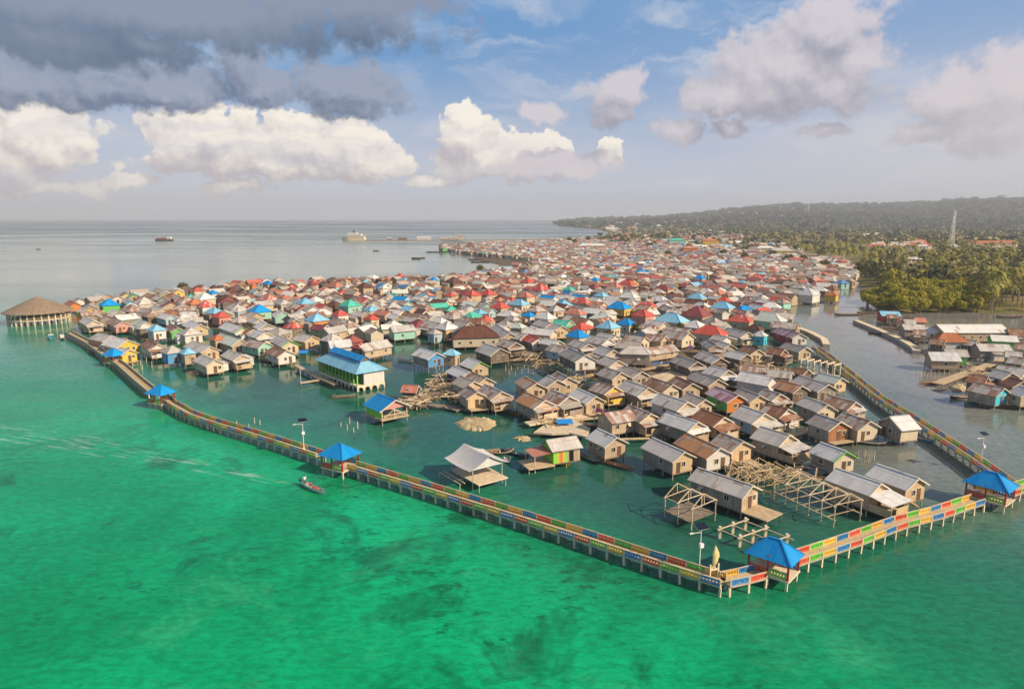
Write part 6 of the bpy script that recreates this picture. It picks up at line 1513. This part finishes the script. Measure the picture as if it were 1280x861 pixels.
vis = nt.ss(el, 40, 18); base = nt.mix(vis, base, grad)
cir = nt.noise(nt.vscale(nt.vadd(p0, wv2), (0.45, 1.7, 1)), 0.17, 6, 0.6, 0.5)
cm = nt.m('MULTIPLY', nt.ss(cir, 0.46, 0.70), nt.m('ADD', 0.35, nt.m('MULTIPLY', nt.ss(az, -14, 10), 0.45)))
base = nt.mix(cm, base, K(212, 214, 222))
B1 = [(170,8,330,48),(70,52,130,34),(440,0,120,30),(190,60,70,24)]
B3 = [(50,104,150,32),(190,108,110,30),(300,78,30,36),(322,106,46,26),(425,108,66,36),(462,118,46,24),(110,84,120,24)]
B2 = [(985,88,105,58),(1035,35,65,50),(905,120,62,26),(1070,78,50,34),(960,115,80,34),(1045,110,60,34),(772,112,38,30),(766,146,28,18),(680,140,30,16),(848,160,30,16),(915,157,30,12),(1195,122,70,42),(1245,150,70,44),(1165,168,50,14),(1262,105,60,50),(1030,165,34,8),(700,205,70,18),(665,214,60,14)]
A1 = [(40,168,78,46),(15,200,70,36),(70,180,50,36),(60,236,70,10),(262,172,70,44),(232,186,48,32),(320,190,70,34),(378,176,52,42),(430,186,62,34),(345,208,150,18),(470,200,44,26),(584,168,34,38),(600,200,56,26),(655,195,50,30),(688,184,26,20),(650,214,90,12),(290,234,50,9),(160,228,40,8),(762,190,10,16),(540,228,34,6)]
base = layer(base, A1, K(255, 246, 232), K(188, 180, 186), soft=(0.0, 0.18), shade=(0.7, 1.9), k=1.3, ek=1.7)
vl = nt.noise(nt.vscale(nt.vadd(p0, wv2), (0.10, 0.9, 1)), 0.6, 5, 0.6, 0.3); base = nt.mix(nt.m('MULTIPLY', nt.m('MULTIPLY', nt.ss(vl, 0.42, 0.66), nt.ss(el, 10.5, 5.0)), 0.55), base, K(198, 200, 212))
base = layer(base, B2, K(214, 206, 212), K(150, 150, 168), soft=(-0.10, 0.40), shade=(0.5, 2.2), dens=0.92, k=1.25, ek=1.0)
base = layer(base, B3, K(150, 160, 182), K(88, 108, 140), soft=(-0.10, 0.34), shade=(0.6, 2.0), dens=0.95, k=1.5, ek=1.6)
base = layer(base, B1, K(136, 146, 168), K(80, 104, 132), soft=(-0.15, 0.50), shade=(0.8, 3.0), dens=0.97, k=1.6, ek=0.5)
base = nt.mix(nt.m('MULTIPLY', nt.m('MULTIPLY', nt.ss(az, 12, 42), nt.ss(el, 14, 3)), 0.55), base, K(222, 214, 210))
low = nt.ss(el, 1.6, 0.0); base = nt.mix(nt.m('MULTIPLY', low, 0.7), base, K(205, 206, 214))
nt.l(base, bg.inputs['Color'])
try: W.cycles.sampling_method = 'MANUAL'; W.cycles.sample_map_resolution = 512
except Exception: pass

sun = bpy.data.lights.new('sun', 'SUN'); sun.energy = 4.8; sun.angle = R(0.6); sun.color = (1.0, 0.81, 0.58)
so = bpy.data.objects.new('sun', sun); COL.objects.link(so)
dv = Vector((math.sin(SUN_AZ)*math.cos(SUN_EL), math.cos(SUN_AZ)*math.cos(SUN_EL), math.sin(SUN_EL))); so.rotation_euler = dv.to_track_quat('Z', 'Y').to_euler(); so.location = dv*300

# ------------------------------------------------------------------ haze: one box of even pale air round camera and scene
HAZE = 1.5e-4
if HAZE:
    b = MB(); b.box((0, 5900, 121.5), (30000, 12600, 247), 'void'); hb = b.obj('haze'); hb['kind'] = 'stuff'
    m = bpy.data.materials.new('haze_air'); m.use_nodes = True; n_ = m.node_tree; n_.nodes.remove(n_.nodes['Principled BSDF']); pv = n_.nodes.new('ShaderNodeVolumePrincipled')
    pv.inputs['Color'].default_value = (0.86, 0.92, 1.0, 1); pv.inputs['Density'].default_value = HAZE; pv.inputs['Anisotropy'].default_value = 0.0
    n_.links.new(pv.outputs[0], [x for x in n_.nodes if x.type == 'OUTPUT_MATERIAL'][0].inputs['Volume']); hb.data.materials.clear(); hb.data.materials.append(m)
    tag(hb, 'thin pale haze over the sea and the hills', 'haze', None, 'stuff')

cam = bpy.data.cameras.new('camera'); co = bpy.data.objects.new('camera', cam); COL.objects.link(co); SC.camera = co
cam.sensor_width = 36; cam.lens = 36*FPX/1280; cam.clip_start = 0.5; cam.clip_end = 40000; co.location = (0, 0, CAMH); co.rotation_euler = (R(90)-PITCH, 0, 0)
SC.view_settings.view_transform = 'Standard'; SC.view_settings.look = 'None'; SC.view_settings.exposure = 0.22; SC.view_settings.gamma = 1.0; SC.view_settings.use_curve_mapping = False
SC.render.engine = 'CYCLES'; SC.cycles.use_denoising = True; SC.cycles.max_bounces = 5; SC.cycles.diffuse_bounces = 2; SC.cycles.glossy_bounces = 3; SC.cycles.volume_bounces = 0; SC.cycles.transmission_bounces = 2
SC.cycles.use_adaptive_sampling = True; SC.cycles.adaptive_threshold = 0.02
